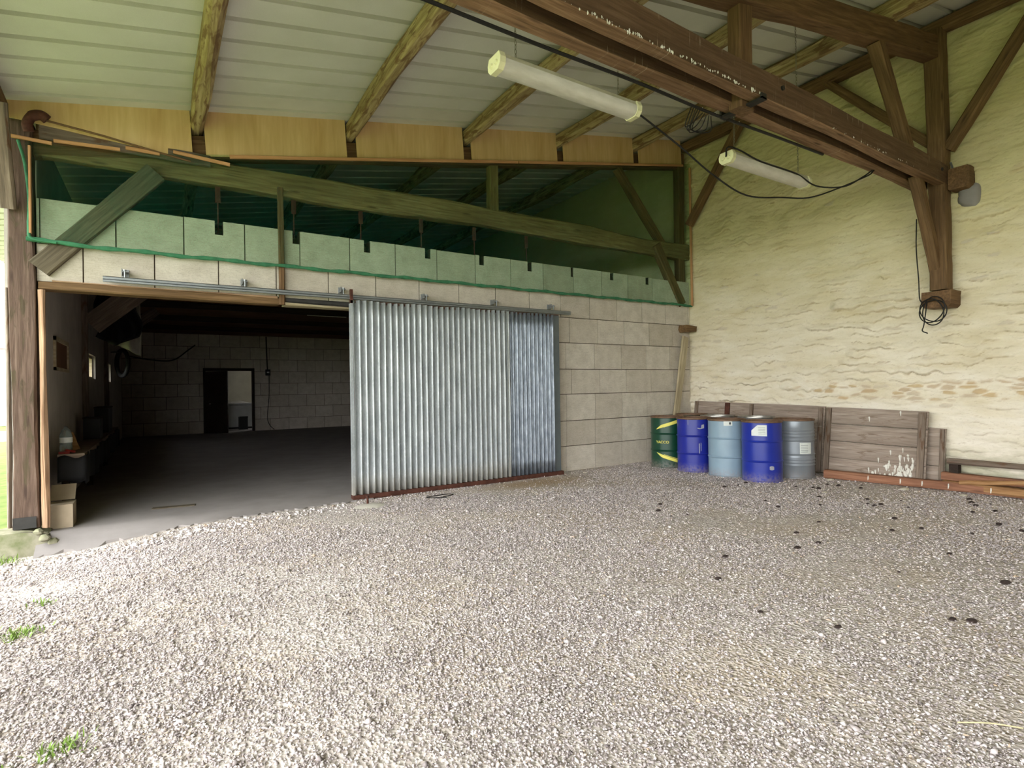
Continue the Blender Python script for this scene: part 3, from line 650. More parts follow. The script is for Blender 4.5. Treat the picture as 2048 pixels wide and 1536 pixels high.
# ------------------------------------------------------------------ drums
def patch(cx, cy, r, s0, s1, lo, hi, n=10, mi=0, mb=None):
    mb = mb or MB(); a0 = math.atan2(-cy, -cx)
    return mb.grid(lambda u, v: (cx+r*math.cos(a0+(s0+(s1-s0)*u)/r), cy+r*math.sin(a0+(s0+(s1-s0)*u)/r), lo(s0+(s1-s0)*u)+(hi(s0+(s1-s0)*u)-lo(s0+(s1-s0)*u))*v), n, 2, mi)
def decal(name, mb, mat, parent):
    o = mb.build(name, mat, parent); m = o.modifiers.new('thick', 'SOLIDIFY'); m.thickness = .0012; m.offset = 0; return o
RD = .282
def drum(cx, cy, mat, label, rings='two', top='lid', rimmat=None, tilt=0):
    t = thing('oil_drum', (cx, cy, -.004), label, 'drum', 'oil drums against the stone wall')
    H = .885; r = RD-.008; p = [(r-.012, 0), (r+.008, .004), (r+.008, .018), (r, .026)]
    def ring(z, w=.016, a=.011): return [(r, z-w), (r+a*.7, z-w*.5), (r+a, z), (r+a*.7, z+w*.5), (r, z+w)]
    if rings == 'two': p += ring(.302)+ring(.590)
    else:
        for z in (.20, .245, .29): p += ring(z, .018, .009)
        p += ring(.36, .012, .009)+ring(.565, .012, .009)
        for z in (.635, .68, .725): p += ring(z, .018, .009)
    p += [(r, H-.028)]
    MB().lathe(p, (cx, cy, -.004), 48, cap=(True, False)).build('shell', mat, t, True)
    MB().lathe([(r, H-.03), (r+.009, H-.024), (r+.011, H-.012), (r+.009, H), (r-.004, H), (r-.008, H-.012), (r-.01, H-.05)], (cx, cy, -.004), 48, cap=(False, False)).build('rim', rimmat or M['rim'], t, True)
    if top == 'lid':
        mb = MB().lathe([(r-.002, H-.032), (r-.02, H-.03), (r-.03, H-.024), (.01, H-.022)], (cx, cy, -.004), 48); ld = mb.build('lid', M['lid'], t, True)
        a = math.atan2(-cy, -cx)+.6
        mb = MB().lathe([(.034, 0), (.034, .012), (.028, .014), (.028, .009)], (cx+.17*math.cos(a), cy+.17*math.sin(a), H-.027), 14); mb.build('bung', M['rust'], ld, True)
    else:
        MB().lathe([(r-.004, H-.02), (r-.006, .03), (.01, .03)], (cx, cy, -.004), 48, cap=(False, True)).build('inner_wall', M['rim'], t, True)
    return t
t1 = drum(7.451, 6.685, M['green'], 'dark green drum with yellow stripes and lettering, nearest the block wall')
mb = patch(7.451, 6.685, RD-.003, -.19, .30, lambda s: .66+.31*(s+.19), lambda s: .667+.31*(s+.19)+min(.045, .5*(s+.19)), 18); decal('stripe', mb, M['yellow'], t1)
mb = patch(7.451, 6.685, RD-.003, -.06, .30, lambda s: .655+.31*(s+.19), lambda s: .664+.31*(s+.19), 14); decal('thin_stripe', mb, M['yellow'], t1)
mb = patch(7.451, 6.685, RD-.003, -.19, .30, lambda s: .262-.33*(s+.19)-min(.045, .5*(s+.19)), lambda s: .268-.33*(s+.19), 18); decal('stripe', mb, M['yellow'], t1)
mb = patch(7.451, 6.685, RD-.003, -.06, .30, lambda s: .271-.31*(s+.19), lambda s: .279-.31*(s+.19), 14); decal('thin_stripe', mb, M['yellow'], t1)
cu = bpy.data.curves.new('lettering', 'FONT'); cu.body = 'YACCO'; cu.size = .062; cu.align_x = 'CENTER'; cu.extrude = .0; cu.offset = .0016; cu.space_character = 1.08
tmp = bpy.data.objects.new('lettering_tmp', cu); COL.objects.link(tmp); dg = bpy.context.evaluated_depsgraph_get()
me = bpy.data.meshes.new_from_object(tmp.evaluated_get(dg)); COL.objects.unlink(tmp); bpy.data.objects.remove(tmp)
a0 = math.atan2(-6.685, -7.451); rr = RD-.004
for q in me.vertices:
    s = q.co.x-.085; aa = a0+s/rr; q.co = (rr*math.cos(aa), rr*math.sin(aa), q.co.y)
me.materials.append(M['yellow']); o = link('lettering', me, (7.451, 6.685, .425), t1); m = o.modifiers.new('thick', 'SOLIDIFY'); m.thickness = .0015; m.offset = 0
t2 = drum(7.446, 6.098, M['blue'], 'bright blue drum with white scratches, right of the striped green drum')
mb = patch(7.446, 6.098, RD-.0055, .05, .16, lambda s: .70+.25*abs(s-.09), lambda s: .715+(.05 if s > .11 else 0)+.2*abs(s-.1), 8); decal('scuff', mb, M['scuff'], t2)
mb = patch(7.446, 6.098, RD-.0055, .07, .082, lambda s: .31, lambda s: .47, 2); decal('scratch', mb, M['scuff'], t2)
mb = patch(7.446, 6.098, RD-.0055, .1, .108, lambda s: .35, lambda s: .48, 2); decal('scratch', mb, M['scuff'], t2)
mb = patch(7.446, 6.098, RD-.0055, -.1, -.094, lambda s: .77, lambda s: .86, 2); decal('scratch', mb, M['scuff'], t2)
t3 = drum(7.465, 5.492, M['lightblue'], 'pale blue-grey drum with a small paper tag, between two blue drums')
mb = patch(7.465, 5.492, RD-.0055, -.04, .085, lambda s: .785+.02*(s+.04), lambda s: .858+.02*(s+.04), 8); decal('paper_label', mb, M['paper'], t3)
mb = patch(7.465, 5.492, RD-.0045, .04, .065, lambda s: .805, lambda s: .84, 4); decal('label_mark', mb, M['ink'], t3)
t4 = drum(7.459, 4.888, M['navy'], 'blue drum with large cut-corner white label, front-most in the row')
mb = patch(7.459, 4.888, RD-.0055, -.14, .07, lambda s: .668-.02*s, lambda s: min(.825, .745+.95*(s+.14)), 14); decal('paper_label', mb, M['paper'], t4)
mb = MB()
for k in range(5): patch(7.459, 4.888, RD-.0045, -.045, .05, lambda s: .695+.023*k, lambda s: .701+.023*k, 6, mb=mb)
decal('label_print', mb, M['print'], t4)
mb = patch(7.459, 4.888, RD-.0055, .10, .165, lambda s: .18+.3*abs(s-.13), lambda s: .24-.25*abs(s-.13), 8); decal('scuff', mb, M['scuff'], t4)
t5 = drum(8.13, 4.79, M['silver'], 'silver drum with banded ribs and a square label, at the right end', 'many')
mb = patch(8.13, 4.79, RD-.0055, .075, .255, lambda s: .37, lambda s: .535, 12); decal('paper_label', mb, M['paper'], t5)
mb = MB()
for k in range(5): patch(8.13, 4.79, RD-.0045, .09, .20, lambda s: .395+.024*k, lambda s: .403+.024*k, 6, mb=mb)
decal('label_print', mb, M['print'], t5)
mb = MB(); mb.tube([(8.4, 4.62, .76), (8.46, 4.55, .755)], .005, 6); mb.build('clip', M['brightrim'], t5)
drum(8.33, 6.88, M['green'], 'dark green drum in the back row, only its rusty top showing')
drum(8.17, 6.19, M['silver'], 'open drum behind the bright blue drum, bare metal rim showing', top='open', rimmat=M['brightrim'])
drum(8.29, 5.53, M['silver'], 'open drum behind the pale blue drum, bright rim against the boards', top='open', rimmat=M['brightrim'])

# ------------------------------------------------------------------ boards along the stone wall
def panel(y0, y1, h0, h1, xb, xt, nb, label, battens):
    t = thing('board_panel', (xb, (y0+y1)/2, .01), label, 'board panel', 'board panels leaning on the stone wall')
    R = random.Random(label)
    def pt(y, f, off): # f up the slope
        h = h0+(h1-h0)*(y-y0)/(y1-y0); return Vector((xb+(xt-xb)*f-off, y, .02+h*f))
    for k in range(nb):
        f = (k+.5)/nb; h = (h0+h1)/2
        beam('board', pt(y0, f, 0), pt(y1, f, 0), h/nb-.006, .024, M['board'], t, up=(-1, 0, (xt-xb)/h), ch=.003, wob=.002, seed=R.random())
    for y, w, mt in battens: beam('ledge', pt(y, .015, .028), pt(y, .985, .028), w, .03, mt, t, up=(-1, 0, .12), ch=.004, wob=.002)
    return t
p1 = panel(7.17, 4.66, 1.09, 1.02, 8.68, 8.80, 4, 'long grey board panel leaning behind the drums', [(7.11, .08, M['grey']), (5.93, .06, M['grey']), (6.42, .09, M['rust']), (4.72, .07, M['grey'])])
p2 = panel(4.62, 3.27, 1.02, .985, 8.62, 8.77, 4, 'wide grey board panel splashed with bird droppings, right of the drums', [(4.575, .075, M['grey']), (3.33, .085, M['grey'])])
mb = MB(); R = random.Random(5)
def dropbit(mb, y, f, s, ln, off=.018):
    x = 8.62+.15*f-off; z = .02+1.0*f
    mb.tube([(x, y, z+s), (x-.003, y, z), (x-.15*ln*.15, y+R.uniform(-.005, .005), z-ln)], [s*.6, s, s*.3], 6)
for i in range(70):
    q = abs(R.gauss(0, .2)); dropbit(mb, min(4.4, 3.42+q*R.uniform(.3, 1.6)), max(.03, .06+abs(R.gauss(0, .13))), R.uniform(.006, .02), R.uniform(.01, .09))
for y, f in ((4.0, .88), (3.6, .97), (3.85, .3), (3.7, .42)): dropbit(mb, y, f, .012, .06)
o = mb.build('droppings', M['dropping'], p2); o['kind'] = 'stuff'; o['label'] = 'white bird droppings'
p3 = panel(3.5, 3.1, .78, .76, 8.74, 8.83, 3, 'short grey board panel showing behind the splashed one', [(3.13, .05, M['grey'])])
tag(beam('floor_beam', (8.36, 4.45, .058), (8.80, 1.0, .058), .12, .115, M['redbeam'], wob=.004), 'long reddish squared beam lying on the gravel below the boards', 'beam')
mb = MB(); R = random.Random(8)
for q in (.17, .28, .35, .43, .55, .68):
    x = 8.36+.44*q-.062; y = 4.45-3.45*q; mb.tube([(x, y, .1), (x-.002, y, .07), (x-.002, y+.004, .035)], [.006, .008, .004], 5)
o = mb.build('bird_droppings', M['dropping']); o['kind'] = 'stuff'; tag(o, 'white droppings spotted on the reddish floor beam', 'droppings')
tm = [((8.74, 3.05, .36), (8.74, .8, .36), .1, .07, M['grey'], 'greyish timber lying highest against the stone wall, right of the boards'),
      ((8.70, 3.1, .17), (8.70, .8, .17), .12, .09, M['redbeam'], 'brown timber in the stack right of the boards, second from top'),
      ((8.62, 3.05, .075), (8.62, .8, .075), .16, .09, M['tan'], 'tan timber lying lowest in the stack behind the floor beam')]
for p0, p1_, w, h_, m_, lab in tm: tag(beam('timber', p0, p1_, w, h_, m_), lab, 'timber', 'timbers stacked by the stone wall')
for i, (y, lab) in enumerate(((2.98, 'small dark packing block under the left end of the grey timber'), (1.0, 'small dark packing block under the right end of the grey timber'))):
    mb = MB(); mb.box(8.69, 8.79, y-.05, y+.05, .215, .325); tag(mb.build('packing_block', M['darkwood']), lab, 'block')
for y, q in ((2.9, 'left'), (.95, 'right')):
    mb = MB(); mb.box(8.705, 8.79, y, y+.1, -.01, .12); tag(mb.build('packing_bearer', M['darkwood']), 'dark bearer on the ground under the %s end of the brown timber' % q, 'block')
tag(beam('thin_lath', (8.5, 2.86, .135), (8.52, 1.2, .33), .03, .045, M['tan']), 'thin orange lath slanting across the timber stack', 'lath')
tag(beam('leaning_plank', (8.19, 7.27, .0), (8.70, 7.30, 2.36), .17, .035, M['pale'], up=(0, 1, 0)), 'pale plank leaning in the corner behind the green drums', 'plank')

# ------------------------------------------------------------------ hanging lamps and cables
def lamp(x0, x1, y, z, label, dx, tilt=0):
    t = thing('tube_light', ((x0+x1)/2, y, z-.06), label, 'light', 'hanging tube lights'); Lh = x1-x0
    def oct_(w, h_, zc): return [(y-w, zc-h_*.2), (y-w*.75, zc-h_), (y+w*.75, zc-h_), (y+w, zc-h_*.2), (y+w, zc+h_*.3), (y-w, zc+h_*.3)]
    mb = MB(); mb.prism([(y-.075, z), (y+.075, z), (y+.06, z+.045), (y-.06, z+.045)], 0, x0+.02, x1-.02); mb.build('housing', M['housing'], t)
    prof = [(y-.085, z), (y-.083, z-.035), (y-.07, z-.06), (y-.045, z-.078), (y+.045, z-.078), (y+.07, z-.06), (y+.083, z-.035), (y+.085, z)]
    mb = MB(); mb.prism(prof, 0, x0+.03, x1-.03); mb.build('diffuser', M['diff'], t, True)
    for s, x in ((-1, x0), (1, x1)):
        mb = MB(); mb.prism([(y-.075, z+.045), (y-.095, z), (y-.09, z-.045), (y-.055, z-.084), (y+.055, z-.084), (y+.09, z-.045), (y+.095, z), (y+.075, z+.045)], 0, min(x, x-s*.05), max(x, x-s*.05))
        c = mb.build('end_cap', M['cap'], t)
        for yy in (-.035, .035):
            mb = MB(); mb.tube([(x, y+yy, z-.025), (x+s*.014, y+yy, z-.025)], [.022, .016], 10); mb.build('socket_knob', M['cap'], c, True)
    for x in (x0+dx, x1-dx):
        zt = roofz(x)-.002; mb = MB(); nl = int((zt-z-.04)/.035)
        for k in range(nl):
            zc = z+.045+(k+.5)*(zt-z-.045)/nl; a = k*PI/2
            pts = [(x+.008*math.cos(q)*math.cos(a), y+.008*math.cos(q)*math.sin(a), zc+.022*math.sin(q)) for q in [2*PI*j/8 for j in range(8)]]
            mb.tube(pts, .0028, 4, closed=True)
        mb.build('chain', M['chain'], t)
    return t
lamp(2.17, 3.66, 3.6, 3.93, 'long white tube light hanging left of the doubled beam', .2)
lamp(5.27, 6.83, 3.82, 3.94, 'white tube light hanging before the stone wall under the doubled beam', .15)
def cable(name, pts, r, label, k=6):
    mb = MB(); mb.tube(spline(pts, k), r, 6); return tag(mb.build(name, M['cable'], smooth=True), label, 'cable')
cable('power_cable', [(3.66, 3.6, 3.93), (3.95, 3.62, 3.86), (4.35, 3.66, 3.77), (4.9, 3.72, 3.63), (5.5, 3.74, 3.52), (6.1, 3.68, 3.58), (6.55, 3.55, 3.63), (7.2, 3.3, 3.9), (7.35, 3.26, 4.0)], .009, 'black cable sagging from the long tube light to the beam')
cable('power_cable', [(5.27, 3.82, 3.93), (5.22, 3.76, 4.0), (5.4, 3.74, 4.0), (5.8, 3.74, 3.955), (6.5, 3.74, 3.955), (6.86, 3.7, 3.86), (7.1, 3.5, 3.83), (7.25, 3.36, 3.92), (7.33, 3.27, 4.0)], .009, 'black cable lying over the tube light before the stone wall')
cable('power_cable', [(1.2, 3.32, 3.985), (2.4, 3.325, 3.98), (3.4, 3.32, 3.985), (4.4, 3.33, 3.975), (5.4, 3.32, 3.985), (6.3, 3.315, 3.99)], .014, 'black cable fixed along the lower edge of the doubled beam')
mb = MB(); R = random.Random(12)
for k in range(5): mb.tube(spline([(4.15+.03*k, 3.36, 4.0), (4.1+.05*k, 3.4+.02*k, 3.86-R.uniform(0, .08)), (4.2+.07*k, 3.42, 3.86), (4.3+.03*k, 3.36, 3.97)]), .005, 5)
tag(mb.build('loose_wire', M['cable'], smooth=True), 'tangle of loose thin wires beneath the iron strap', 'wire')
cx, cy, cz = WX-.33, 3.12, 2.33; pts = [(WX-.28, 3.3, 3.6), (WX-.28, 3.31, 3.2), (WX-.28, 3.29, 2.8), (WX-.3, 3.27, 2.5)]
for k in range(46):
    a = 1.1+k*2*PI/15; rr = .125+.02*math.sin(k*.7); pts.append((cx-.012*math.sin(k*.41), cy+rr*1.1*math.cos(a)*1.0, cz+.02+rr*1.25*math.sin(a)-.02*(k/46)))
pts += [(cx, cy+.1, cz-.16), (cx, cy+.12, cz-.24), (cx, cy+.06, cz-.28)]
mb = MB(); mb.tube(spline(pts, 4), .0075, 6); tag(mb.build('coiled_cable', M['cable'], smooth=True), 'black cable coiled around the stone corbel under the wall post', 'cable')

# ------------------------------------------------------------------ on the ground
R = random.Random(21)
def blob(name, x, y, s, flat, mat, seed):
    R = random.Random(seed); mb = MB()
    mb.lathe([(s*.45, -.3*s*flat), (s, .0), (s*.8, s*flat*.6), (s*.3, s*flat)], (x, y, float(gz(x, y))+.004), 8)
    mb.v = [(x+(a-x)*1.4*R.uniform(.75, 1.2), y+(b-y)*R.uniform(.7, 1.1), c) for a, b, c in mb.v]
    return mb.build(name, mat, None, True)
spots = [(3.42, 2.61), (3.13, 2.08), (3.9, 2.9), (4.6, 2.7), (3.3, 1.7)]
while len(spots) < 64:
    x = R.uniform(3.5, 8.3); y = R.uniform(1.0, 5.0)
    if R.random() < ((x-3)/5)**1.3 and y < x*1.0 and x < 8.1 and math.hypot(x-7.46, y-4.89) > .4: spots.append((x, y))
for i, (x, y) in enumerate(spots):
    tag(blob('dark_clod', x, y, R.uniform(.012, .034), .55, M['clod'], i), 'small dark dried clod lying on the gravel towards the right', 'clod', 'dark clods on the gravel')
for i, (x, y, s, lab) in enumerate(((8.17, 4.28, .05, 'pale flat stone at the left end of the floor beam'), (8.2, 3.35, .06, 'pale flat stone before the middle of the floor beam'), (8.3, 2.75, .05, 'pale stone touching the floor beam near the photo edge'), (7.2, 3.85, .035, 'small pale stone on the gravel before the silver drum'), (5.85, 7.0, .035, 'pale stone at the foot of the block wall beside the door'))):
    tag(blob('flat_stone', x, y, s, .4, M['pstone'], 90+i), lab, 'stone')
mb = MB(); mb.tube(spline([(2.99, .9, .012), (2.97, .86, .016), (2.94, .79, .012)]), .0025, 5); mb.v = [(x, y, z) for x, y, z in mb.v]
mb = MB(); mb.tube(spline([(2.76, .95, .014), (2.85, .87, .02), (2.93, .79, .013)]), .0028, 5); tag(mb.build('straw_stalk', M['straw'], smooth=True), 'pale straw stalk on the gravel at the lower right', 'straw')
mb = MB(); mb.tube(spline([(3.1, 6.5, .008), (2.92, 6.6, .012), (2.9, 6.66, .012), (3.2, 6.7, .01), (3.25, 6.62, .01), (3.05, 6.56, .008)]), .006, 5); tag(mb.build('bent_wire', M['cable'], smooth=True), 'bent dark wire loop on the gravel before the sliding door', 'wire')
def weed(x, y, s, n, label, seed):
    n *= 2; R = random.Random(seed); mb = MB(); z0 = float(gz(x, y))-.01
    for k in range(n):
        a = R.uniform(0, 6.28); l = s*R.uniform(.3, 1.0); bx, by = x+R.gauss(0, s*.8), y+R.gauss(0, s*.7); w = R.uniform(.0015, .005); lean = R.uniform(.2, .9)
        for j in range(3):
            f0, f1 = j/3, (j+1)/3; b = len(mb.v)
            for f in (f0, f1):
                ww = w*math.sin(PI*min(.97, .15+.85*f)); px = bx+math.cos(a)*l*lean*f*f; py = by+math.sin(a)*l*lean*f*f; pz = z0+l*f*(1-.4*lean*f)
                mb.v += [(px-math.sin(a)*ww, py+math.cos(a)*ww, pz), (px+math.sin(a)*ww, py-math.cos(a)*ww, pz)]
            mb.face([b, b+1, b+3, b+2])
    return tag(mb.build('weed_tuft', M['weed']), label, 'weed', 'weeds at the left edge of the gravel')
weed(-.74, 4.35, .07, 70, 'small green weed tuft in the gravel at the left edge', 1)
weed(-.36, 2.86, .06, 50, 'green weed tuft at the lower left corner of the gravel', 2)
weed(-1.33, 7.0, .10, 70, 'green weed growing against the front of the concrete plinth', 3)
weed(-.72, 4.95, .06, 26, 'sparse weed tuft between the plinth and the left edge', 4)

# ------------------------------------------------------------------ inside the workshop
for y in (11.3, 15.3):
    Tw = thing('workshop_frame', (-1.0, y, 0), 'wooden post with broad diagonal brace, %s inside the workshop' % ('nearest' if y < 12 else 'farther'), 'timber frame')
    beam('post', (-1.085, y, 0), (-1.085, y, 3.38), .14, .07, M['grey'], Tw, up=(0, 1, 0))
    beam('brace', (-.98, y, 2.55), (-.1, y, 3.36), .34 if y < 12 else .2, .05, M['grey'], Tw, up=(0, 1, 0))
for i, y in enumerate((9.2, 11.6, 14.0, 16.4, 18.8)):
    tag(beam('ceiling_joist', (-1.08, y, CEIL-.07), (WX-.02, y, CEIL-.07), .09, .13, M['darkwood']), 'dark joist under the workshop ceiling, %s from the door' % ['first', 'second', 'third', 'fourth', 'fifth'][i], 'joist', 'dark joists in the workshop')
# rear doorway
mb = MB(); mb.box(1.17, 1.24, FAR-.05, FAR+.22, .0, 2.24); mb.box(2.70, 2.77, FAR-.05, FAR+.22, .0, 2.24); mb.box(1.17, 2.77, FAR-.05, FAR+.22, 2.15, 2.24)
struct(mb.build('trim_1', M['darkwood']))
D1 = MB(); D1.obox((1.24, FAR-.03, 1.07), (1.88, FAR-.42, 1.07), .05, 2.12); D1 = struct(D1.build('door_1', M['darkwood']))
mb = MB(); mb.lathe([(.03, 0), (.035, .02), (.02, .04)], (1.36, FAR-.16, 1.0), 10); mb.build('handle', M['brightrim'], D1)
mb = MB(); mb.box(4.6, 4.8, 21.7, 25.2, 0, 1.6); mb.box(4.6, 4.8, 21.7, 23.2, 1.6, 2.9); mb.box(4.6, 4.8, 24.3, 25.2, 1.6, 2.9); mb.box(.3, 4.6, 25, 25.2, 0, 2.9); mb.box(.1, .3, 21.7, 25.2, 0, 2.9); mb.box(.1, 4.6, 21.7, 25.2, 2.7, 2.9)
struct(mb.build('wall_store', M['storewall']))
W = thing('chest_freezer', (2.35, 23.4, .015), 'white chest freezer seen through the rear doorway', 'freezer')
MB().box(1.75, 2.95, 23.1, 23.7, .08, .9).build('body', M['enamel'], W); MB().box(1.73, 2.97, 23.08, 23.72, .91, .98).build('lid', M['enamel'], W); MB().box(1.8, 2.9, 23.14, 23.66, .015, .08).build('base', M['blackbox'], W)
mb = MB(); mb.grid(lambda u, v: (1.85+1.0*u, 23.15+.5*v, .985+.10*abs(math.sin(u*5+v*3))*math.sin(PI*v)*math.sin(PI*u)), 16, 10)
tag(mb.build('crumpled_sack', M['whitecloth'], smooth=True), 'crumpled pale sack lying on the white freezer', 'sack')
mb = MB(); mb.box(2.38, 2.66, 22.5, 22.85, .015, .48); mb.box(2.38, 2.66, 22.46, 22.5, .43, .5); tag(mb.build('dark_crate', M['blackbox']), 'black crate in front of the white freezer', 'crate')
Sb = thing('switch_box', (3.2, FAR-.08, 1.95), 'black switch box on the far wall right of the doorway', 'switch box')
MB().box(3.13, 3.29, FAR-.1, FAR-.005, 1.98, 2.2).build('case', M['blackbox'], Sb); MB().box(3.17, 3.25, FAR-.11, FAR-.1, 2.07, 2.12).build('plate', M['paper'], Sb)
MB().tube([(3.2, FAR-.03, 2.2), (3.18, FAR-.03, 2.8), (3.17, FAR-.03, 3.38)], .02, 8).build('conduit', M['darkwood'], Sb)
cable('wall_cable', [(3.25, FAR-.03, 1.98), (3.24, FAR-.03, 1.2), (3.18, FAR-.03, .5), (3.25, FAR-.05, .2), (3.4, FAR-.06, .03)], .012, 'thin black cable hanging below the switch box')
cable('wall_cable', [(-.95, FAR-.05, 2.62), (-.3, FAR-.05, 2.5), (.3, FAR-.05, 2.5), (.75, FAR-.05, 2.85), (.95, FAR-.05, 3.02)], .022, 'black cable sagging across the far workshop wall')
mb = MB(); mb.tube([(3.0, 14.0, 3.27), (3.95, 14.0, 3.27)], .02, 8); tag(mb.build('ceiling_tube', M['diff'], smooth=True), 'thin fluorescent tube under the dark workshop ceiling', 'light')
mb = MB(); c = Vector((-.86, 17.2, 2.2)); ax = Vector((math.cos(.95), -math.sin(.95), 0)); 
mb.tube([c+ax*.22*math.cos(a)+Vector((0, 0, .33*math.sin(a))) for a in [2*PI*k/28 for k in range(28)]], .05, 10, closed=True)
tag(mb.build('tyre', M['tyre'], smooth=True), 'narrow black tyre hanging inside against the left wall', 'tyre')
mb = MB(); mb.grid(lambda u, v: (-.98+.62*u+.05*math.sin(v*8), 12.2+.12*math.sin(u*9+v*3), 2.28+1.1*v+(.35*(1-v)*abs(u-.45))), 16, 16)
o = mb.build('black_tarp', M['blackcloth'], smooth=True); o.modifiers.new('thick', 'SOLIDIFY').thickness = .02; tag(o, 'black tarp hanging from the workshop ceiling behind the brace', 'tarp')
mb = MB(); mb.grid(lambda u, v: (-.62+.27*u+(.0 if v > .5 else -.12*(1-u)*(1-2*v)), 13+.06*math.sin(u*8+v*5), 2.15+1.24*v+.22*(1-u)*(1-v)), 12, 14)
o = mb.build('hanging_sack', M['whitecloth'], smooth=True); o.modifiers.new('thick', 'SOLIDIFY').thickness = .02; tag(o, 'dusty white sack hanging beside the black tarp', 'sack')
tag(MB().tube([(-1.11, 17.2, 2.47), (-.8, 17.2, 2.485)], .012, 8).build('wall_peg', M['blackiron']), 'iron peg in the left workshop wall holding the black tyre', 'peg')
Bn = thing('workbench', (-.92, 9.2, 0), 'dark draped workbench along the left workshop wall', 'bench')
MB().box(-1.005, -.76, 7.95, 13.6, .70, .75).build('bench_top', M['grey'], Bn)
mb = MB(); mb.grid(lambda u, v: (-.75+.02*math.sin(u*60), 7.95+5.65*u, .40+.025*math.sin(u*23)+.32*v), 40, 4)
mb.grid(lambda u, v: (-1.005+.255*u, 7.945, (.43+.02*math.sin(u*7))+.29*v), 8, 4); o = mb.build('drape', M['blackcloth'], Bn, True); o.modifiers.new('thick', 'SOLIDIFY').thickness = .01
for y in (8.2, 10.7, 13.4): MB().box(-1.0, -.93, y, y+.07, .015, .70).build('leg', M['darkwood'], Bn)
for i, (y, l, h_, lab) in enumerate(((10.3, .5, .3, 'dark crate on the workbench past the plastic bottle'), (11.9, .8, .42, 'larger dark crate farther along the workbench'))):
    cr = thing('storage_crate', (-.93, y, .75), lab, 'crate', 'crates on the workbench'); mb = MB()
    mb.box(-1.0, -.8, y, y+l, .75, .77); mb.box(-1.0, -.98, y, y+l, .77, .75+h_); mb.box(-.82, -.8, y, y+l, .77, .75+h_); mb.box(-.98, -.82, y, y+.02, .77, .75+h_); mb.box(-.98, -.82, y+l-.02, y+l, .77, .75+h_)
    mb.build('crate_shell', M['blackbox'], cr); MB().box(-1.01, -.79, y-.01, y+l+.01, .755+h_, .775+h_).build('lid', M['darkwood'], cr)
Bo = thing('water_bottle', (-.95, 8.15, .75), 'clear plastic bottle standing on the workbench', 'bottle')
MB().lathe([(.055, 0), (.06, .01), (.06, .09), (.055, .1), (.06, .11), (.06, .2), (.04, .26), (.018, .285), (.018, .3)], (-.95, 8.15, .75), 18).build('bottle_body', M['plastic'], Bo, True)
MB().lathe([(.017, 0), (.017, .022)], (-.95, 8.15, 1.035), 12).build('bottle_cap', M['ink'], Bo, True)
MB().lathe([(.0612, .12), (.0612, .18)], (-.95, 8.15, .75), 18, cap=(False, False)).build('bottle_label', M['paper'], Bo, True)
mb = MB(); mb.box(-1.0, -.9, 8.0, 8.08, .75, .775); mb.tube([(-.94, 8.02, .79), (-.86, 8.06, .765)], .015, 8); tag(mb.build('red_tool', M['red']), 'red hand tool lying before the plastic bottle', 'tool')
mb = MB(); mb.obox((-.9, 8.5, .745), (-.97, 8.55, .95), .09, .04, up=(0, 1, 0)); tag(mb.build('wooden_block', M['tan']), 'small wooden block tilted on the workbench by the bottle', 'block')
Bx = thing('cardboard_box', (-.94, 7.6, .015), 'pale cardboard box on the floor just inside the opening', 'box')
MB().box(-1.06, -.82, 7.47, 7.75, .015, .26).build('carton', M['card'], Bx)
mb = MB(); mb.obox((-.94, 7.75, .27), (-.94, 7.9, .42), .22, .006, up=(0, 0, 1)); mb.build('flap', M['card'], Bx)
mb = MB(); mb.obox((.33, 7.95, .02), (-.12, 8.02, .02), .1, .01); tag(mb.build('floor_scrap', M['greyoak']), 'thin grey board scrap on the workshop floor', 'scrap')

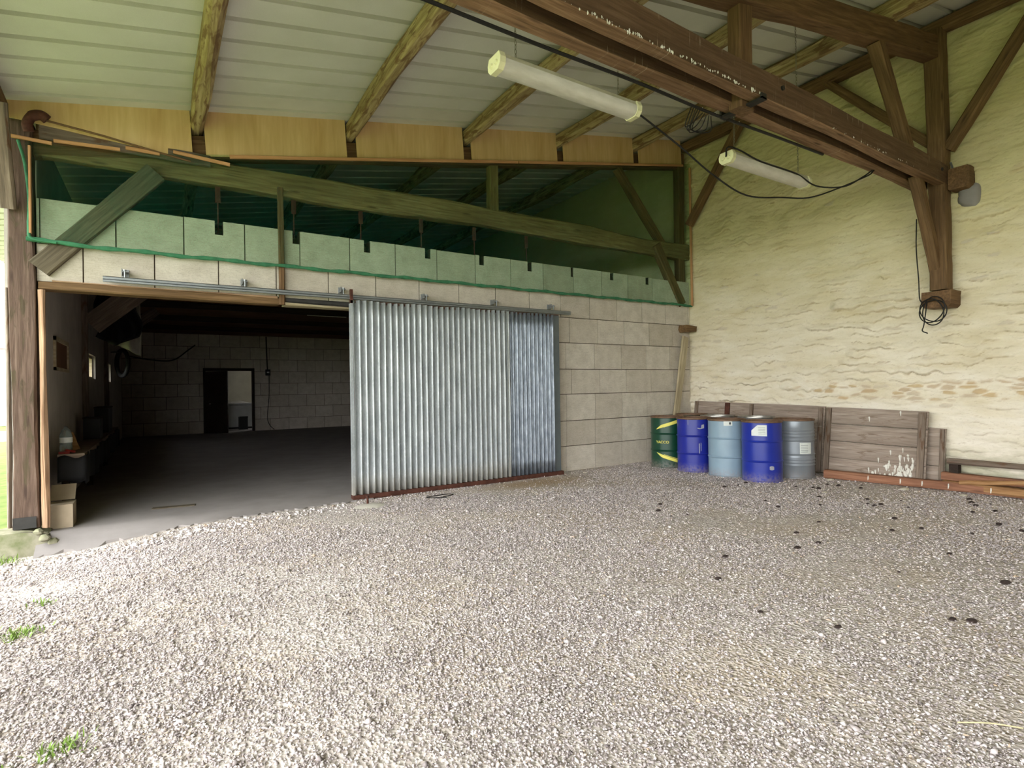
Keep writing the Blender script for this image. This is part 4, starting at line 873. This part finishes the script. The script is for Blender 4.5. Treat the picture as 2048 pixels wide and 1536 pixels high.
# ------------------------------------------------------------------ outside, to the left
mb = MB(); mb.box(-60, -1.5, -30, 60, -.4, -.12); o = mb.build('lawn', M['lawn']); struct(o)
mb = MB(); mb.box(-60, -1.6, 24.5, 31, -.3, -.09); struct(mb.build('floor_road', M['road']))
H_ = thing('house', (-9, 40, -.1), 'white house with a red tiled roof beyond the lawn', 'house')
MB().box(-24, -3.2, 36.5, 44, -.1, 3.9).build('house_wall', M['white'], H_)
mb = MB(); mb.prism([(36.0, 3.7), (44.5, 3.7), (40.25, 6.6)], 0, -24.4, -2.8); mb.build('tiled_roof', M['tile'], H_)

# ------------------------------------------------------------------ light, camera
w = bpy.data.worlds.new('sky'); SC.world = w; w.use_nodes = True; nt = w.node_tree
bg = nt.nodes['Background']; bg.inputs[0].default_value = (.97, .985, 1, 1); bg.inputs[1].default_value = 6.2
sun = bpy.data.lights.new('sun', 'SUN'); sun.energy = .5; sun.angle = math.radians(60); so_ = bpy.data.objects.new('sun', sun); COL.objects.link(so_)
so_.rotation_euler = Vector((math.cos(.42), math.sin(.42), -.5)).to_track_quat('-Z', 'Y').to_euler()
cam = bpy.data.cameras.new('camera'); co = bpy.data.objects.new('camera', cam); COL.objects.link(co)
cam.sensor_width = 36; cam.lens = 36*1100/2048; cam.clip_end = 200; cam.clip_start = .05
ps = math.atan(699/1100); pi_ = .0053; ro = .016
F = Vector((math.sin(ps)*math.cos(pi_), math.cos(ps)*math.cos(pi_), math.sin(pi_))); Rt = Vector((math.cos(ps), -math.sin(ps), 0)); U = Rt.cross(F)
cr, sr = math.cos(ro), math.sin(ro)
R2 = Rt*cr-U*sr; U2 = U*cr+Rt*sr
mw = Matrix((R2, U2, -F)).transposed().to_4x4(); mw.translation = Vector((0, 0, 1.43)); co.matrix_world = mw
SC.camera = co
SC.view_settings.view_transform = 'Standard'; SC.view_settings.look = 'None'; SC.view_settings.gamma = 1; SC.view_settings.use_curve_mapping = False
SC.view_settings.exposure = 0.55
try:
    SC.cycles.max_bounces = 10; SC.cycles.diffuse_bounces = 6; SC.cycles.transparent_max_bounces = 8; SC.cycles.use_denoising = True
except Exception: pass
